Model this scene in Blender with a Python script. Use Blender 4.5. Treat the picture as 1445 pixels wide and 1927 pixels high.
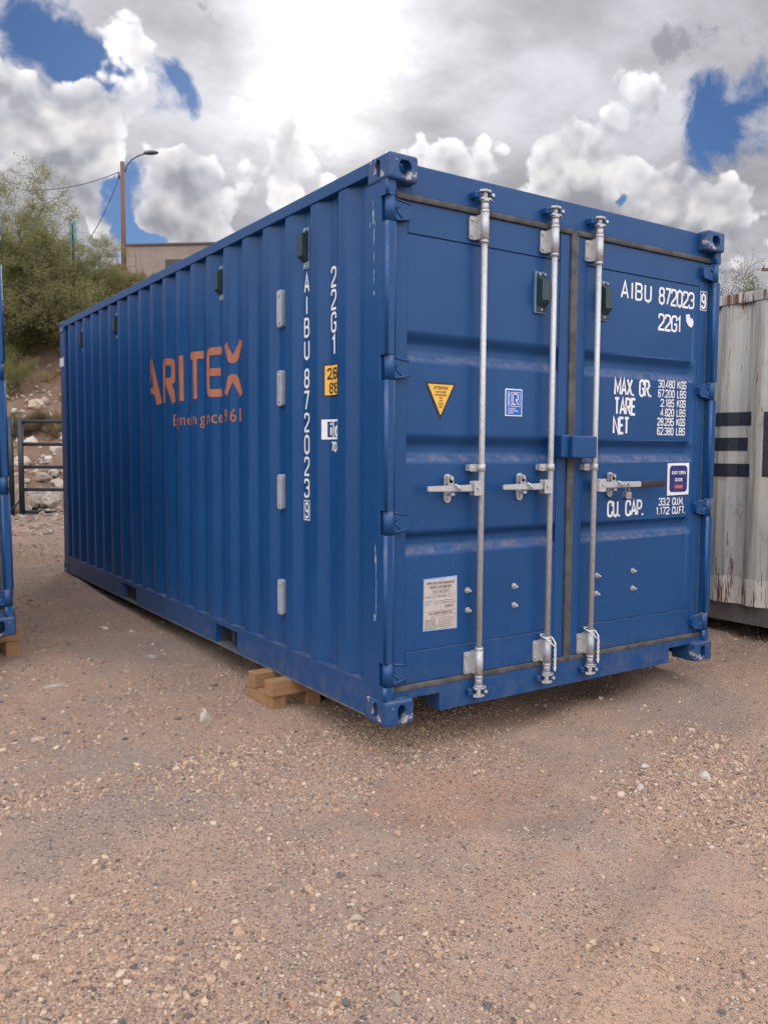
import bpy, bmesh, math, random
import numpy as np
from mathutils import Vector, Matrix, noise as mnoise

S = bpy.context.scene
COL = S.collection
for o in list(bpy.data.objects):
    bpy.data.objects.remove(o)

# ------------------------------------------------------------------ camera
cam_d = bpy.data.cameras.new('camera'); cam = bpy.data.objects.new('camera', cam_d); COL.objects.link(cam)
cam_d.sensor_fit = 'HORIZONTAL'; cam_d.sensor_width = 36.0; cam_d.lens = 36.0 * 1584.5 / 1445.0
cam_d.clip_start = 0.05; cam_d.clip_end = 3000
cr = Vector((0.82985106, -0.55795642, 0.00564472)); cd = Vector((-0.03440894, -0.06126832, -0.99752805)); cf = Vector((0.55692302, 0.82760548, -0.07004227))
M3 = Matrix((cr, -cd, -cf)).transposed()
cam.matrix_world = Matrix.Translation((-2.1248, -3.1335, 1.2649)) @ M3.to_4x4()
S.camera = cam
S.cycles.max_bounces = 6; S.cycles.diffuse_bounces = 3; S.cycles.glossy_bounces = 3; S.cycles.transmission_bounces = 2
S.cycles.use_adaptive_sampling = True; S.cycles.adaptive_threshold = 0.02

# ------------------------------------------------------------------ exposure
S.view_settings.view_transform = 'Standard'; S.view_settings.look = 'None'
S.view_settings.exposure = 1.85; S.view_settings.gamma = 1.0
S.view_settings.use_curve_mapping = False

# ------------------------------------------------------------------ node helper
class NT:
    def __init__(s, tree): s.t = tree; s.L = tree.links
    def n(s, kind, ins=None, **props):
        nd = s.t.nodes.new(kind)
        for k, v in props.items(): setattr(nd, k, v)
        for k, v in (ins or {}).items(): s.set(nd.inputs[k], v)
        return nd
    def set(s, sock, v):
        if hasattr(v, 'is_output'): s.L.new(v, sock)
        else:
            if sock.type == 'RGBA' and len(v) == 3: v = (*v, 1)
            sock.default_value = v
    def m(s, op, a, b=0.0, c=0.0, clamp=False):
        nd = s.t.nodes.new('ShaderNodeMath'); nd.operation = op; nd.use_clamp = clamp
        for i, v in enumerate((a, b, c)): s.set(nd.inputs[i], v)
        return nd.outputs[0]
    def v(s, op, a, b=(0, 0, 0), out=0):
        nd = s.t.nodes.new('ShaderNodeVectorMath'); nd.operation = op
        s.set(nd.inputs[0], a)
        if op == 'SCALE': s.set(nd.inputs['Scale'], b)
        else: s.set(nd.inputs[1], b)
        return nd.outputs['Value'] if op in ('DOT_PRODUCT', 'LENGTH', 'DISTANCE') else nd.outputs[0]
    def mix(s, f, a, b, blend='MIX'):
        nd = s.t.nodes.new('ShaderNodeMix'); nd.data_type = 'RGBA'; nd.blend_type = blend
        s.set(nd.inputs[0], f); s.set(nd.inputs[6], a); s.set(nd.inputs[7], b)
        return nd.outputs[2]
    def ss(s, x, a, b, lo=0.0, hi=1.0):
        nd = s.t.nodes.new('ShaderNodeMapRange'); nd.interpolation_type = 'SMOOTHSTEP'
        s.set(nd.inputs[0], x)
        for i, v in ((1, a), (2, b), (3, lo), (4, hi)): s.set(nd.inputs[i], v)
        return nd.outputs[0]
    def noise(s, vec, scale, detail=4, rough=0.5, dist=0.0, out=0):
        nd = s.n('ShaderNodeTexNoise', {'Vector': vec, 'Scale': scale, 'Detail': detail, 'Roughness': rough, 'Distortion': dist})
        return nd.outputs[out]

# ------------------------------------------------------------------ world: blue sky with cumulus and a bright veil round the sun
SUN = Vector((0.4616, 0.7933, 0.3969)).normalized()
W = bpy.data.worlds.new('World'); S.world = W; W.use_nodes = True
W.node_tree.nodes.clear(); T = NT(W.node_tree)
W.cycles.sampling_method = 'MANUAL'; W.cycles.sample_map_resolution = 256
sky = T.n('ShaderNodeTexSky'); sky.sky_type = 'NISHITA'; sky.sun_disc = False
sky.sun_elevation = math.asin(SUN.z); sky.sun_rotation = math.atan2(SUN.x, SUN.y)
sky.air_density = 1.0; sky.dust_density = 0.3; sky.ozone_density = 2.5
tc = T.n('ShaderNodeTexCoord').outputs['Generated']
d0 = T.v('NORMALIZE', tc)
wn = T.v('SUBTRACT', T.noise(d0, 7.0, 5, 0.55, out=1), (0.5, 0.5, 0.5))
dw = T.v('NORMALIZE', T.v('ADD', d0, T.v('SCALE', wn, 0.14)))
POS = [(0.4247, 0.8439, 0.3279, 130), (0.1777, 0.9309, 0.3191, 150), (0.7712, 0.5665, 0.2905, 170), (0.6808, 0.6679, 0.3006, 80),
       (0.3375, 0.8999, 0.2761, 100), (0.2607, 0.9314, 0.254, 45), (0.2722, 0.8923, 0.3601, 40), (0.2541, 0.8786, 0.4043, 60),
       (0.1888, 0.9038, 0.3841, 75), (0.3412, 0.9112, 0.2308, 38), (0.5721, 0.7528, 0.3255, 100)]
NEG = [(0.1818, 0.8887, 0.421, 80), (0.2364, 0.8914, 0.3866, 65), (0.3077, 0.8785, 0.3653, 60), (0.7775, 0.524, 0.3478, 85),
       (0.2847, 0.9154, 0.2846, 55), (0.3146, 0.9208, 0.2307, 48), (0.7172, 0.633, 0.2914, 28)]
DARK = [(0.3533, 0.825, 0.441, 40), (0.6677, 0.6046, 0.4343, 40), (0.7052, 0.5849, 0.4007, 26), (0.7255, 0.5444, 0.421, 55), (0.7576, 0.497, 0.4231, 60)]
def blobs(lst):
    tot = None
    for x, y, z, r in lst:
        k = 2.0 / (r / 1584.5) ** 2
        e = T.m('EXPONENT', T.m('MULTIPLY', T.m('SUBTRACT', T.v('DOT_PRODUCT', dw, (x, y, z)), 1.0), k))
        tot = e if tot is None else T.m('ADD', tot, e)
    return T.m('MINIMUM', tot, 1.2)
bp, bn, bd = blobs(POS), blobs(NEG), blobs(DARK)
zc = T.n('ShaderNodeSeparateXYZ', {0: d0}).outputs['Z']
def cum(vec, det):
    a = T.noise(T.v('MULTIPLY', vec, (1, 1, 1.25)), 5.2, det, 0.5)
    vo = T.n('ShaderNodeTexVoronoi', {'Vector': T.v('ADD', vec, T.v('SCALE', wn, 0.05)), 'Scale': 17.0, 'Detail': 2.0, 'Roughness': 0.6}, feature='F1')
    return T.m('MULTIPLY_ADD', a, 1.5, T.m('MULTIPLY', vo.outputs['Distance'], -0.26))
c1 = cum(d0, 6)
c2 = cum(T.v('ADD', d0, T.v('SCALE', Vector((SUN.x * .25, SUN.y * .25, .97)), 0.016)), 4)
env = T.ss(zc, 0.20, 0.44, 0.05, -0.10)
d = T.m('SUBTRACT', T.m('ADD', T.m('ADD', c1, env), T.m('MULTIPLY', bp, 0.36)), T.m('MULTIPLY', bn, 0.34))
dd = T.m('SUBTRACT', d, 0.665)
a_c = T.ss(dd, 0.0, 0.065)
lit = T.m('MULTIPLY_ADD', T.m('SUBTRACT', c1, c2), 3.6, 0.42, clamp=True)
thick = T.ss(dd, 0.0, 0.24)
sd = T.v('DOT_PRODUCT', d0, tuple(SUN))
g1 = T.m('EXPONENT', T.m('MULTIPLY', T.m('SUBTRACT', sd, 1.0), 320.0))
g2 = T.m('EXPONENT', T.m('MULTIPLY', T.m('SUBTRACT', sd, 1.0), 38.0))
cie = T.m('MULTIPLY_ADD', T.m('MAXIMUM', zc, 0.0), 0.215, 0.070)         # overcast dome: brighter overhead than at the horizon
cie = T.m('MULTIPLY', cie, T.ss(sd, 0.85, -0.5, 1.0, 3.6))              # clouds facing the sun are white, those against it grey
br = T.m('MULTIPLY_ADD', lit, 0.95, 0.80)
br = T.m('MULTIPLY', br, T.m('SUBTRACT', 1.28, T.m('MULTIPLY', thick, 0.34)))
ccol = T.v('SCALE', T.mix(lit, (0.94, 0.95, 1.07), (1.03, 1.0, 1.0)), T.m('MULTIPLY', br, cie))
# thin high layer
pr = T.v('DIVIDE', d0, T.n('ShaderNodeCombineXYZ', {0: T.m('ADD', T.m('MAXIMUM', zc, 0), 0.22), 1: T.m('ADD', T.m('MAXIMUM', zc, 0), 0.22), 2: 1.0}).outputs[0])
s1 = T.m('MULTIPLY_ADD', T.noise(pr, 2.3, 6, 0.62, 0.5), 0.55, T.m('MULTIPLY', T.noise(pr, 0.9, 2, 0.5), 0.6))
fr = T.m('MULTIPLY', T.m('SUBTRACT', T.noise(d0, 16.0, 6, 0.62, 0.6), 0.5), 0.75)
a_s = T.ss(T.m('SUBTRACT', T.m('ADD', T.m('ADD', s1, fr), 0.17), T.m('MULTIPLY', bn, 0.50)), 0.36, 0.58)
sbr = T.ss(T.noise(T.v('ADD', pr, (3.1, 1.7, 0)), 2.6, 5, 0.6), 0.28, 0.74, 0.74, 1.5)
scol = T.v('SCALE', (0.975, 0.965, 1.05), T.m('MULTIPLY', sbr, cie))
glow = T.m('MULTIPLY', T.m('ADD', T.m('MULTIPLY', g1, 0.30), T.m('MULTIPLY', g2, 0.030)), T.m('SUBTRACT', sbr, 0.2))
scol = T.v('ADD', scol, T.v('SCALE', (1.0, 0.98, 0.95), glow))
ccol = T.v('ADD', ccol, T.v('SCALE', (1.0, 0.98, 0.95), T.m('MULTIPLY', glow, T.m('SUBTRACT', 0.75, T.m('MULTIPLY', thick, 0.62)))))
kd = T.m('SUBTRACT', T.noise(d0, 19.0, 5, 0.6), T.m('SUBTRACT', 0.78, T.m('MULTIPLY', bd, 0.30)))
a_d = T.ss(kd, 0.0, 0.12, 0.0, 0.6)
clouds = T.mix(a_c, scol, ccol)
clouds = T.mix(a_d, clouds, (0.075, 0.075, 0.088))
alpha = T.m('SUBTRACT', 1.0, T.m('MULTIPLY', T.m('SUBTRACT', 1.0, a_s), T.m('SUBTRACT', 1.0, a_c)))
blue = T.mix(1.0, sky.outputs[0], (0.135, 0.20, 0.31), 'MULTIPLY')        # deep, polarised-looking blue between the clouds
b_sky = T.n('ShaderNodeBackground', {'Color': blue, 'Strength': 0.05})
b_cl = T.n('ShaderNodeBackground', {'Color': clouds, 'Strength': 1.0})
mx = T.n('ShaderNodeMixShader', {0: alpha, 1: b_sky.outputs[0], 2: b_cl.outputs[0]})
T.n('ShaderNodeOutputWorld', {'Surface': mx.outputs[0]})

# ------------------------------------------------------------------ sun behind cloud
sl = bpy.data.lights.new('sun', 'SUN'); sl.energy = 0.7; sl.angle = math.radians(30); sl.color = (1.0, 0.95, 0.88)
so = bpy.data.objects.new('sun', sl); COL.objects.link(so)
so.rotation_euler = SUN.to_track_quat('Z', 'Y').to_euler(); so.location = (8, 14, 9)

# ------------------------------------------------------------------ materials
MATS = {}
def new_mat(name):
    m = bpy.data.materials.new(name); m.use_nodes = True; m.node_tree.nodes.clear(); MATS[name] = m
    t = NT(m.node_tree)
    out = t.n('ShaderNodeOutputMaterial'); b = t.n('ShaderNodeBsdfPrincipled')
    t.L.new(b.outputs[0], out.inputs['Surface'])
    co = t.n('ShaderNodeTexCoord').outputs['Object']
    return t, b, co
def bump(t, b, h, strength, dist=0.01):
    n = t.n('ShaderNodeBump', {'Height': h, 'Strength': strength, 'Distance': dist})
    t.L.new(n.outputs[0], b.inputs['Normal'])
def simple(name, c1, c2=None, rough=0.5, metal=0.0, scale=8.0, bs=0.0, bscale=60.0, spec=0.5):
    t, b, co = new_mat(name)
    c2 = c2 or tuple(x * 0.75 for x in c1)
    f = t.ss(t.noise(co, scale, 5, 0.6), 0.35, 0.65)
    t.set(b.inputs['Base Color'], t.mix(f, c1, c2))
    t.set(b.inputs['Roughness'], t.m('MULTIPLY_ADD', t.noise(co, scale * 2.3, 4), 0.24, rough - 0.12))
    b.inputs['Metallic'].default_value = metal; b.inputs['Specular IOR Level'].default_value = spec
    if bs: bump(t, b, t.noise(co, bscale, 4, 0.6), bs, 0.003)
    return MATS[name]

def blue_paint(name, wear=0.0, tone=1.0):
    t, b, co = new_mat(name)
    f = t.ss(t.noise(co, 1.7, 5, 0.6), 0.3, 0.7)
    base = t.mix(f, (0.0052 * tone, 0.053 * tone, 0.163 * tone), (0.007 * tone, 0.062 * tone, 0.186 * tone))
    # faint run-down dirt streaks
    st = t.noise(t.v('MULTIPLY', co, (26, 26, 0.9)), 1.0, 5, 0.65)
    base = t.mix(t.ss(st, 0.52, 0.8, 0, 0.14), base, (0.05, 0.062, 0.085))
    zlow = t.n('ShaderNodeSeparateXYZ', {0: co}).outputs['Z']
    splash = t.m('MULTIPLY', t.ss(t.m('ADD', zlow, t.m('MULTIPLY', st, 0.5)), 0.62, 0.12), t.ss(t.noise(co, 11, 6, 0.7), 0.38, 0.7, 0.0, 0.34))
    base = t.mix(splash, base, (0.20, 0.165, 0.135))
    # dust lying on ledges
    nz = t.n('ShaderNodeSeparateXYZ', {0: t.n('ShaderNodeNewGeometry').outputs['Normal']}).outputs['Z']
    dust = t.m('MULTIPLY', t.ss(nz, 0.2, 0.85), t.ss(t.noise(co, 17, 6, 0.75), 0.40, 0.72, 0.06, 0.62))
    base = t.mix(dust, base, (0.27, 0.23, 0.19))
    sc = t.noise(t.v('MULTIPLY', co, (1, 1, 0.35)), 95, 3, 0.6)
    base = t.mix(t.ss(sc, 0.715, 0.75, 0, 0.40), base, (0.30, 0.33, 0.38))
    rgh = t.m('MULTIPLY_ADD', t.noise(co, 9, 5, 0.6), 0.26, 0.27)
    if wear:
        wv = t.noise(co, 15, 6, 0.62)
        wm = t.ss(wv, 0.66 - wear * 0.08, 0.70 - wear * 0.08)
        base = t.mix(wm, base, (0.36, 0.35, 0.36))
        wr = t.ss(t.noise(t.v('ADD', co, (4, 2, 1)), 19, 5, 0.6), 0.63, 0.68)
        base = t.mix(wr, base, (0.14, 0.085, 0.05))
    t.set(b.inputs['Base Color'], base); t.set(b.inputs['Roughness'], t.m('ADD', rgh, t.m('MULTIPLY', dust, 0.4)))
    b.inputs['Specular IOR Level'].default_value = 0.34
    lo = t.noise(t.v('MULTIPLY', co, (1, 1, 0.8)), 5.0, 3, 0.5)
    fi = t.noise(co, 220, 2, 0.5)
    bump(t, b, t.m('ADD', t.m('MULTIPLY', lo, 1.0), t.m('MULTIPLY', fi, 0.03)), 0.32, 0.012)
    return MATS[name]
blue_paint('blue_paint'); blue_paint('blue_worn', 1.0); blue_paint('blue_paint_old', 0.35, 1.15)

def galvanised(name):
    t, b, co = new_mat(name)
    n1 = t.noise(co, 55, 5, 0.65); n2 = t.noise(t.v('MULTIPLY', co, (1, 1, .4)), 9, 4, 0.6)
    base = t.mix(t.ss(n1, 0.3, 0.7), (0.40, 0.40, 0.40), (0.52, 0.52, 0.51))
    base = t.mix(t.ss(n2, 0.55, 0.75, 0, 0.4), base, (0.36, 0.34, 0.32))
    t.set(b.inputs['Base Color'], base); b.inputs['Metallic'].default_value = 0.35
    t.set(b.inputs['Roughness'], t.ss(n1, 0.2, 0.8, 0.40, 0.55)); bump(t, b, n1, 0.06, 0.002)
galvanised('galvanised')
simple('bolt_steel', (0.58, 0.57, 0.55), (0.45, 0.43, 0.41), 0.4, 0.4, 60)
simple('rubber', (0.055, 0.056, 0.060), (0.10, 0.096, 0.092), 0.75, 0, 14, 0.3, 90, 0.3)
simple('vent_green', (0.014, 0.035, 0.045), (0.02, 0.048, 0.058), 0.5, 0, 20)
simple('vent_edge', (0.16, 0.26, 0.34), (0.10, 0.18, 0.25), 0.5)
simple('white_paint', (0.80, 0.80, 0.78), (0.70, 0.70, 0.69), 0.5, 0, 12)
simple('orange_paint', (0.40, 0.145, 0.072), (0.33, 0.12, 0.065), 0.55, 0, 7)
simple('yellow_print', (0.80, 0.47, 0.07), (0.74, 0.42, 0.06), 0.45)
simple('black_print', (0.012, 0.012, 0.013), (0.02, 0.02, 0.02), 0.5)
simple('blue_print', (0.005, 0.10, 0.46), (0.006, 0.11, 0.5), 0.4)
simple('navy_print', (0.012, 0.018, 0.13), (0.012, 0.02, 0.15), 0.4)
simple('red_print', (0.45, 0.07, 0.07), None, 0.5); simple('pink_print', (0.72, 0.38, 0.30), None, 0.5)
simple('plate_metal', (0.60, 0.53, 0.47), (0.52, 0.46, 0.42), 0.45, 0.25, 30)
simple('plate_ink', (0.11, 0.10, 0.10), (0.15, 0.13, 0.12), 0.6)
simple('plate_edge', (0.30, 0.50, 0.78), None, 0.5)
simple('plate_grey', (0.42, 0.46, 0.48), (0.32, 0.37, 0.40), 0.5, 0.2, 14)
simple('black_rubber', (0.015, 0.015, 0.016), (0.022, 0.022, 0.022), 0.6)
simple('rope_white', (0.72, 0.70, 0.64), (0.55, 0.53, 0.48), 0.9, 0, 90, 0.6, 260)
simple('lock_steel', (0.55, 0.55, 0.55), (0.40, 0.40, 0.40), 0.3, 0.9, 50)
simple('lock_blue', (0.01, 0.03, 0.16), None, 0.45)
simple('hole_shade', (0.015, 0.018, 0.022), (0.03, 0.025, 0.02), 0.8)  # near-black colour standing in for the shade inside bolt holes
simple('gate_paint', (0.012, 0.018, 0.022), (0.02, 0.028, 0.03), 0.45, 0, 6)
simple('underframe', (0.016, 0.03, 0.06), (0.05, 0.045, 0.04), 0.7)
simple('dusty_steel', (0.13, 0.115, 0.10), (0.07, 0.075, 0.09), 0.8, 0, 6)
simple('scuff', (0.42, 0.44, 0.44), (0.12, 0.22, 0.34), 0.6, 0, 25)
simple('plywood', (0.16, 0.10, 0.06), (0.12, 0.08, 0.05), 0.8)

def wood(name, c1, c2):
    t, b, co = new_mat(name)
    oi = t.n('ShaderNodeObjectInfo').outputs['Random']
    p = t.v('ADD', co, t.v('SCALE', (3.7, 1.9, 5.3), oi))
    g = t.noise(t.v('MULTIPLY', p, (1.6, 26, 26)), 1.0, 5, 0.6, 0.6)
    base = t.mix(t.ss(g, 0.3, 0.7), c1, c2)
    base = t.mix(t.ss(t.noise(p, 5, 4), 0.5, 0.75, 0, 0.5), base, tuple(x * 0.6 for x in c1))
    kn = t.n('ShaderNodeTexVoronoi', {'Vector': t.v('MULTIPLY', p, (1, 2, 2)), 'Scale': 6.0}).outputs['Distance']
    base = t.mix(t.ss(kn, 0.05, 0.11, 0.8, 0.0), base, (0.09, 0.045, 0.02))
    base = t.mix(t.ss(t.noise(t.v('MULTIPLY', p, (.7, 5, 5)), 7, 6, 0.7), 0.48, 0.72, 0, 0.65), base, (0.15, 0.105, 0.075))
    ck = t.noise(t.v('MULTIPLY', p, (2.0, 60, 60)), 1.0, 3, 0.5)
    base = t.mix(t.ss(ck, 0.66, 0.70, 0, 0.8), base, (0.07, 0.04, 0.025))
    t.set(b.inputs['Base Color'], base); b.inputs['Roughness'].default_value = 0.75
    bump(t, b, g, 0.35, 0.004)
wood('timber', (0.36, 0.20, 0.092), (0.26, 0.14, 0.062)); wood('pole_wood', (0.16, 0.085, 0.055), (0.11, 0.06, 0.042))

def rusty_white(name):
    t, b, co = new_mat(name)
    f = t.noise(t.v('MULTIPLY', co, (3, 3, 0.7)), 1.6, 6, 0.6)
    base = t.mix(t.ss(f, 0.3, 0.7), (0.53, 0.50, 0.41), (0.38, 0.385, 0.37))
    gr = t.noise(t.v('MULTIPLY', co, (14, 14, 0.6)), 1.0, 6, 0.7)
    base = t.mix(t.ss(gr, 0.47, 0.64, 0, 0.75), base, (0.20, 0.18, 0.155))
    bl = t.noise(t.v('ADD', co, (3, 3, 3)), 4.5, 6, 0.7)
    base = t.mix(t.ss(bl, 0.55, 0.66, 0, 0.5), base, (0.27, 0.22, 0.16))
    z = t.n('ShaderNodeSeparateXYZ', {0: co}).outputs['Z']
    # newer white band painted along the bottom, uneven edge
    zz = t.m('ADD', z, t.m('MULTIPLY', t.noise(t.v('MULTIPLY', co, (9, 9, 9)), 1.0, 4), 0.06))
    base = t.mix(t.ss(zz, 0.395, 0.40, 0.8, 0), base, (0.60, 0.57, 0.50))
    r1 = t.noise(t.v('MULTIPLY', co, (24, 24, 2.2)), 1.0, 7, 0.74)
    low = t.ss(z, 0.7, 0.15, 0.0, 0.09); top = t.ss(z, 2.42, 2.5, 0, 0.12)
    rm = t.ss(t.m('ADD', r1, t.m('ADD', low, top)), 0.60, 0.655)
    base = t.mix(rm, base, t.mix(t.noise(co, 40, 4), (0.17, 0.065, 0.03), (0.09, 0.04, 0.025)))
    t.set(b.inputs['Base Color'], base)
    t.set(b.inputs['Roughness'], t.m('MULTIPLY_ADD', rm, 0.35, 0.5)); bump(t, b, t.m('ADD', r1, f), 0.35, 0.006)
rusty_white('rusty_white')
simple('rail_shade_grey', (0.16, 0.15, 0.14), (0.10, 0.085, 0.075), 0.8, 0, 5)  # white container's recessed rail: its shade is put into this dark grey
simple('navy_letter', (0.012, 0.016, 0.030), (0.028, 0.03, 0.04), 0.6, 0, 25)

def ground_mat(name):
    t, b, co = new_mat(name)
    sep = t.n('ShaderNodeSeparateXYZ', {0: co})
    big = t.noise(co, 0.75, 6, 0.62, 0.3)
    mid = t.noise(t.v('ADD', co, (7, 3, 0)), 3.2, 6, 0.65)
    sandy = (0.43, 0.285, 0.195); grey = (0.31, 0.228, 0.182); red = (0.38, 0.215, 0.132)
    base = t.mix(t.ss(big, 0.40, 0.60), sandy, grey)
    base = t.mix(t.ss(mid, 0.54, 0.74, 0, 0.65), base, red)
    # bare red soil scraped open before the near corner
    pv = t.v('MULTIPLY', t.v('SUBTRACT', co, (0.10, -0.36, -0.17)), (2.1, 2.9, 0))
    pd = t.m('ADD', t.v('LENGTH', pv), t.m('MULTIPLY', t.m('SUBTRACT', mid, 0.5), 2.6))
    base = t.mix(t.ss(pd, 1.3, 0.55, 0, 0.8), base, (0.40, 0.225, 0.14))
    # little stones of mixed colours set in the soil
    v1 = t.n('ShaderNodeTexVoronoi', {'Vector': co, 'Scale': 75.0})
    v2 = t.n('ShaderNodeTexVoronoi', {'Vector': t.v('ADD', co, (1, 5, 0)), 'Scale': 150.0})
    def cells(v, lo, hi):
        h = t.n('ShaderNodeSeparateColor', {0: v.outputs['Color']})
        sc = t.mix(t.ss(h.outputs[0], 0.0, 1.0), (0.19, 0.14, 0.118), (0.60, 0.45, 0.335))
        sc = t.mix(t.ss(h.outputs[2], 0.90, 0.93, 0, 0.9), sc, (0.62, 0.55, 0.45))
        sc = t.mix(t.ss(h.outputs[2], 0.07, 0.05, 0, 0.9), sc, (0.06, 0.06, 0.065))
        return sc, t.m('MULTIPLY', t.ss(v.outputs['Distance'], 0.50, 0.36), t.ss(h.outputs[1], lo, hi))
    s1, m1 = cells(v1, 0.48, 0.54); s2, m2 = cells(v2, 0.25, 0.32)
    cov = t.ss(t.m('ADD', t.noise(t.v('ADD', co, (2, 9, 0)), 1.3, 6, 0.65), 0.0), 0.36, 0.60, 0.45, 1.0)
    base = t.mix(t.m('MULTIPLY', t.m('MULTIPLY', m2, cov), 0.95), base, s2)
    base = t.mix(t.m('MULTIPLY', t.m('MULTIPLY', m1, cov), 0.9), base, s1)
    fine = t.noise(co, 320, 3, 0.6)
    base = t.mix(t.ss(fine, 0.3, 0.7, 0.0, 0.25), base, t.mix(0.5, base, (0.08, 0.06, 0.05)))
    # hillside soil: redder and darker, with pale stone dust, above the yard
    zz = t.m('ADD', sep.outputs['Z'], t.m('MULTIPLY', mid, 0.5))
    hs = t.mix(t.ss(t.noise(co, 2.4, 8, 0.7), 0.35, 0.65), (0.205, 0.118, 0.082), (0.235, 0.17, 0.118))
    hs = t.mix(t.ss(t.noise(co, 9, 6, 0.7), 0.56, 0.7, 0, 0.6), hs, (0.33, 0.28, 0.22))
    base = t.mix(t.ss(zz, 0.5, 0.9), base, hs)
    t.set(b.inputs['Base Color'], base); b.inputs['Roughness'].default_value = 0.95; b.inputs['Specular IOR Level'].default_value = 0.2
    h = t.m('ADD', t.m('MULTIPLY', m1, 1.0), t.m('ADD', t.m('MULTIPLY', m2, 0.55), t.m('MULTIPLY', fine, 0.35)))
    h = t.m('ADD', t.m('MULTIPLY', h, cov), t.m('MULTIPLY', t.noise(co, 28, 6, 0.7), 0.9))
    bump(t, b, h, 0.9, 0.010)
ground_mat('ground_soil')

def stone_mat(name, cols, bs=0.4):
    t, b, co = new_mat(name)
    r = t.n('ShaderNodeObjectInfo').outputs['Random']
    rp = t.n('ShaderNodeValToRGB', {0: r}); e = rp.color_ramp.elements
    rp.color_ramp.interpolation = 'CONSTANT'
    while len(e) < len(cols): e.new(0.5)
    for i, c in enumerate(cols): e[i].position = i / len(cols); e[i].color = (*c, 1)
    base = t.mix(t.ss(t.noise(co, 3.0, 6, 0.65), 0.35, 0.7, 0, 0.6), rp.outputs[0], t.mix(0.5, rp.outputs[0], (0.18, 0.12, 0.085)))
    t.set(b.inputs['Base Color'], base); b.inputs['Roughness'].default_value = 0.85; b.inputs['Specular IOR Level'].default_value = 0.3
    bump(t, b, t.noise(co, 8, 6, 0.7), bs, 0.05)
stone_mat('pebble', [(0.40, 0.265, 0.175), (0.31, 0.21, 0.15), (0.48, 0.355, 0.245), (0.43, 0.30, 0.205), (0.36, 0.22, 0.145), (0.56, 0.45, 0.32), (0.33, 0.25, 0.205), (0.45, 0.305, 0.20), (0.27, 0.19, 0.15), (0.42, 0.28, 0.185), (0.37, 0.255, 0.18), (0.49, 0.345, 0.23), (0.34, 0.225, 0.16), (0.24, 0.17, 0.14), (0.41, 0.275, 0.185), (0.38, 0.27, 0.19), (0.12, 0.108, 0.105)], 0.2)
stone_mat('rock', [(0.50, 0.44, 0.36), (0.42, 0.36, 0.30), (0.54, 0.49, 0.42), (0.34, 0.27, 0.22), (0.46, 0.36, 0.27)])

def leaf_mat(name, c1, c2, c3):
    m = bpy.data.materials.new(name); m.use_nodes = True; m.node_tree.nodes.clear(); MATS[name] = m
    t = NT(m.node_tree); out = t.n('ShaderNodeOutputMaterial')
    co = t.n('ShaderNodeTexCoord').outputs['Object']
    col = t.mix(t.ss(t.noise(co, 2.0, 4, 0.6), 0.35, 0.65), c1, c2)
    col = t.mix(t.ss(t.noise(co, 9.0, 4, 0.6), 0.5, 0.75), col, c3)
    df = t.n('ShaderNodeBsdfDiffuse', {'Color': col}); tr = t.n('ShaderNodeBsdfTranslucent', {'Color': col})
    mxs = t.n('ShaderNodeMixShader', {0: 0.5, 1: df.outputs[0], 2: tr.outputs[0]})
    t.L.new(mxs.outputs[0], out.inputs['Surface'])
leaf_mat('leaf_olive', (0.235, 0.25, 0.105), (0.29, 0.285, 0.115), (0.38, 0.33, 0.13))
leaf_mat('leaf_green', (0.190, 0.230, 0.105), (0.140, 0.180, 0.085), (0.260, 0.275, 0.130))
leaf_mat('leaf_dry', (0.27, 0.205, 0.115), (0.22, 0.165, 0.10), (0.33, 0.26, 0.15))
leaf_mat('leaf_pinkish', (0.22, 0.15, 0.13), (0.17, 0.12, 0.10), (0.26, 0.19, 0.16))
leaf_mat('straw', (0.42, 0.31, 0.15), (0.32, 0.225, 0.11), (0.50, 0.39, 0.21))
simple('bark', (0.085, 0.07, 0.045), (0.055, 0.045, 0.035), 0.85, 0, 20)
simple('adobe', (0.27, 0.22, 0.18), (0.22, 0.18, 0.15), 0.9, 0, 1.5)
simple('adobe_trim', (0.11, 0.09, 0.08), None, 0.8)
simple('window_dark', (0.03, 0.035, 0.04), None, 0.2)
simple('sign_blue', (0.18, 0.42, 0.50), (0.14, 0.36, 0.45), 0.5)
simple('lamp_grey', (0.10, 0.105, 0.11), None, 0.45, 0.4)
simple('wire_dark', (0.02, 0.02, 0.022), None, 0.6)
simple('crossarm', (0.16, 0.07, 0.05), None, 0.8)

# ------------------------------------------------------------------ mesh helpers
def mesh_from(bm, name, mat=None, smooth=False):
    me = bpy.data.meshes.new(name); bm.normal_update(); bm.to_mesh(me); bm.free()
    if mat: me.materials.append(MATS[mat])
    if smooth:
        for p in me.polygons: p.use_smooth = True
    return me
def obj(name, bm, mat, parent=None, smooth=False):
    me = bm if isinstance(bm, bpy.types.Mesh) else mesh_from(bm, name, mat, smooth)
    if isinstance(bm, bpy.types.Mesh) and mat and not me.materials: me.materials.append(MATS[mat])
    o = bpy.data.objects.new(name, me); COL.objects.link(o)
    if parent: o.parent = parent
    return o
def empty(name, loc=(0, 0, 0), rot=(0, 0, 0)):
    o = bpy.data.objects.new(name, None); COL.objects.link(o); o.location = loc; o.rotation_euler = rot
    o.empty_display_size = 0.2
    return o
def tag(o, label, cat, group=None, kind=None):
    if label: o['label'] = label
    if cat: o['category'] = cat
    if group: o['group'] = group
    if kind: o['kind'] = kind
    return o
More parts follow.
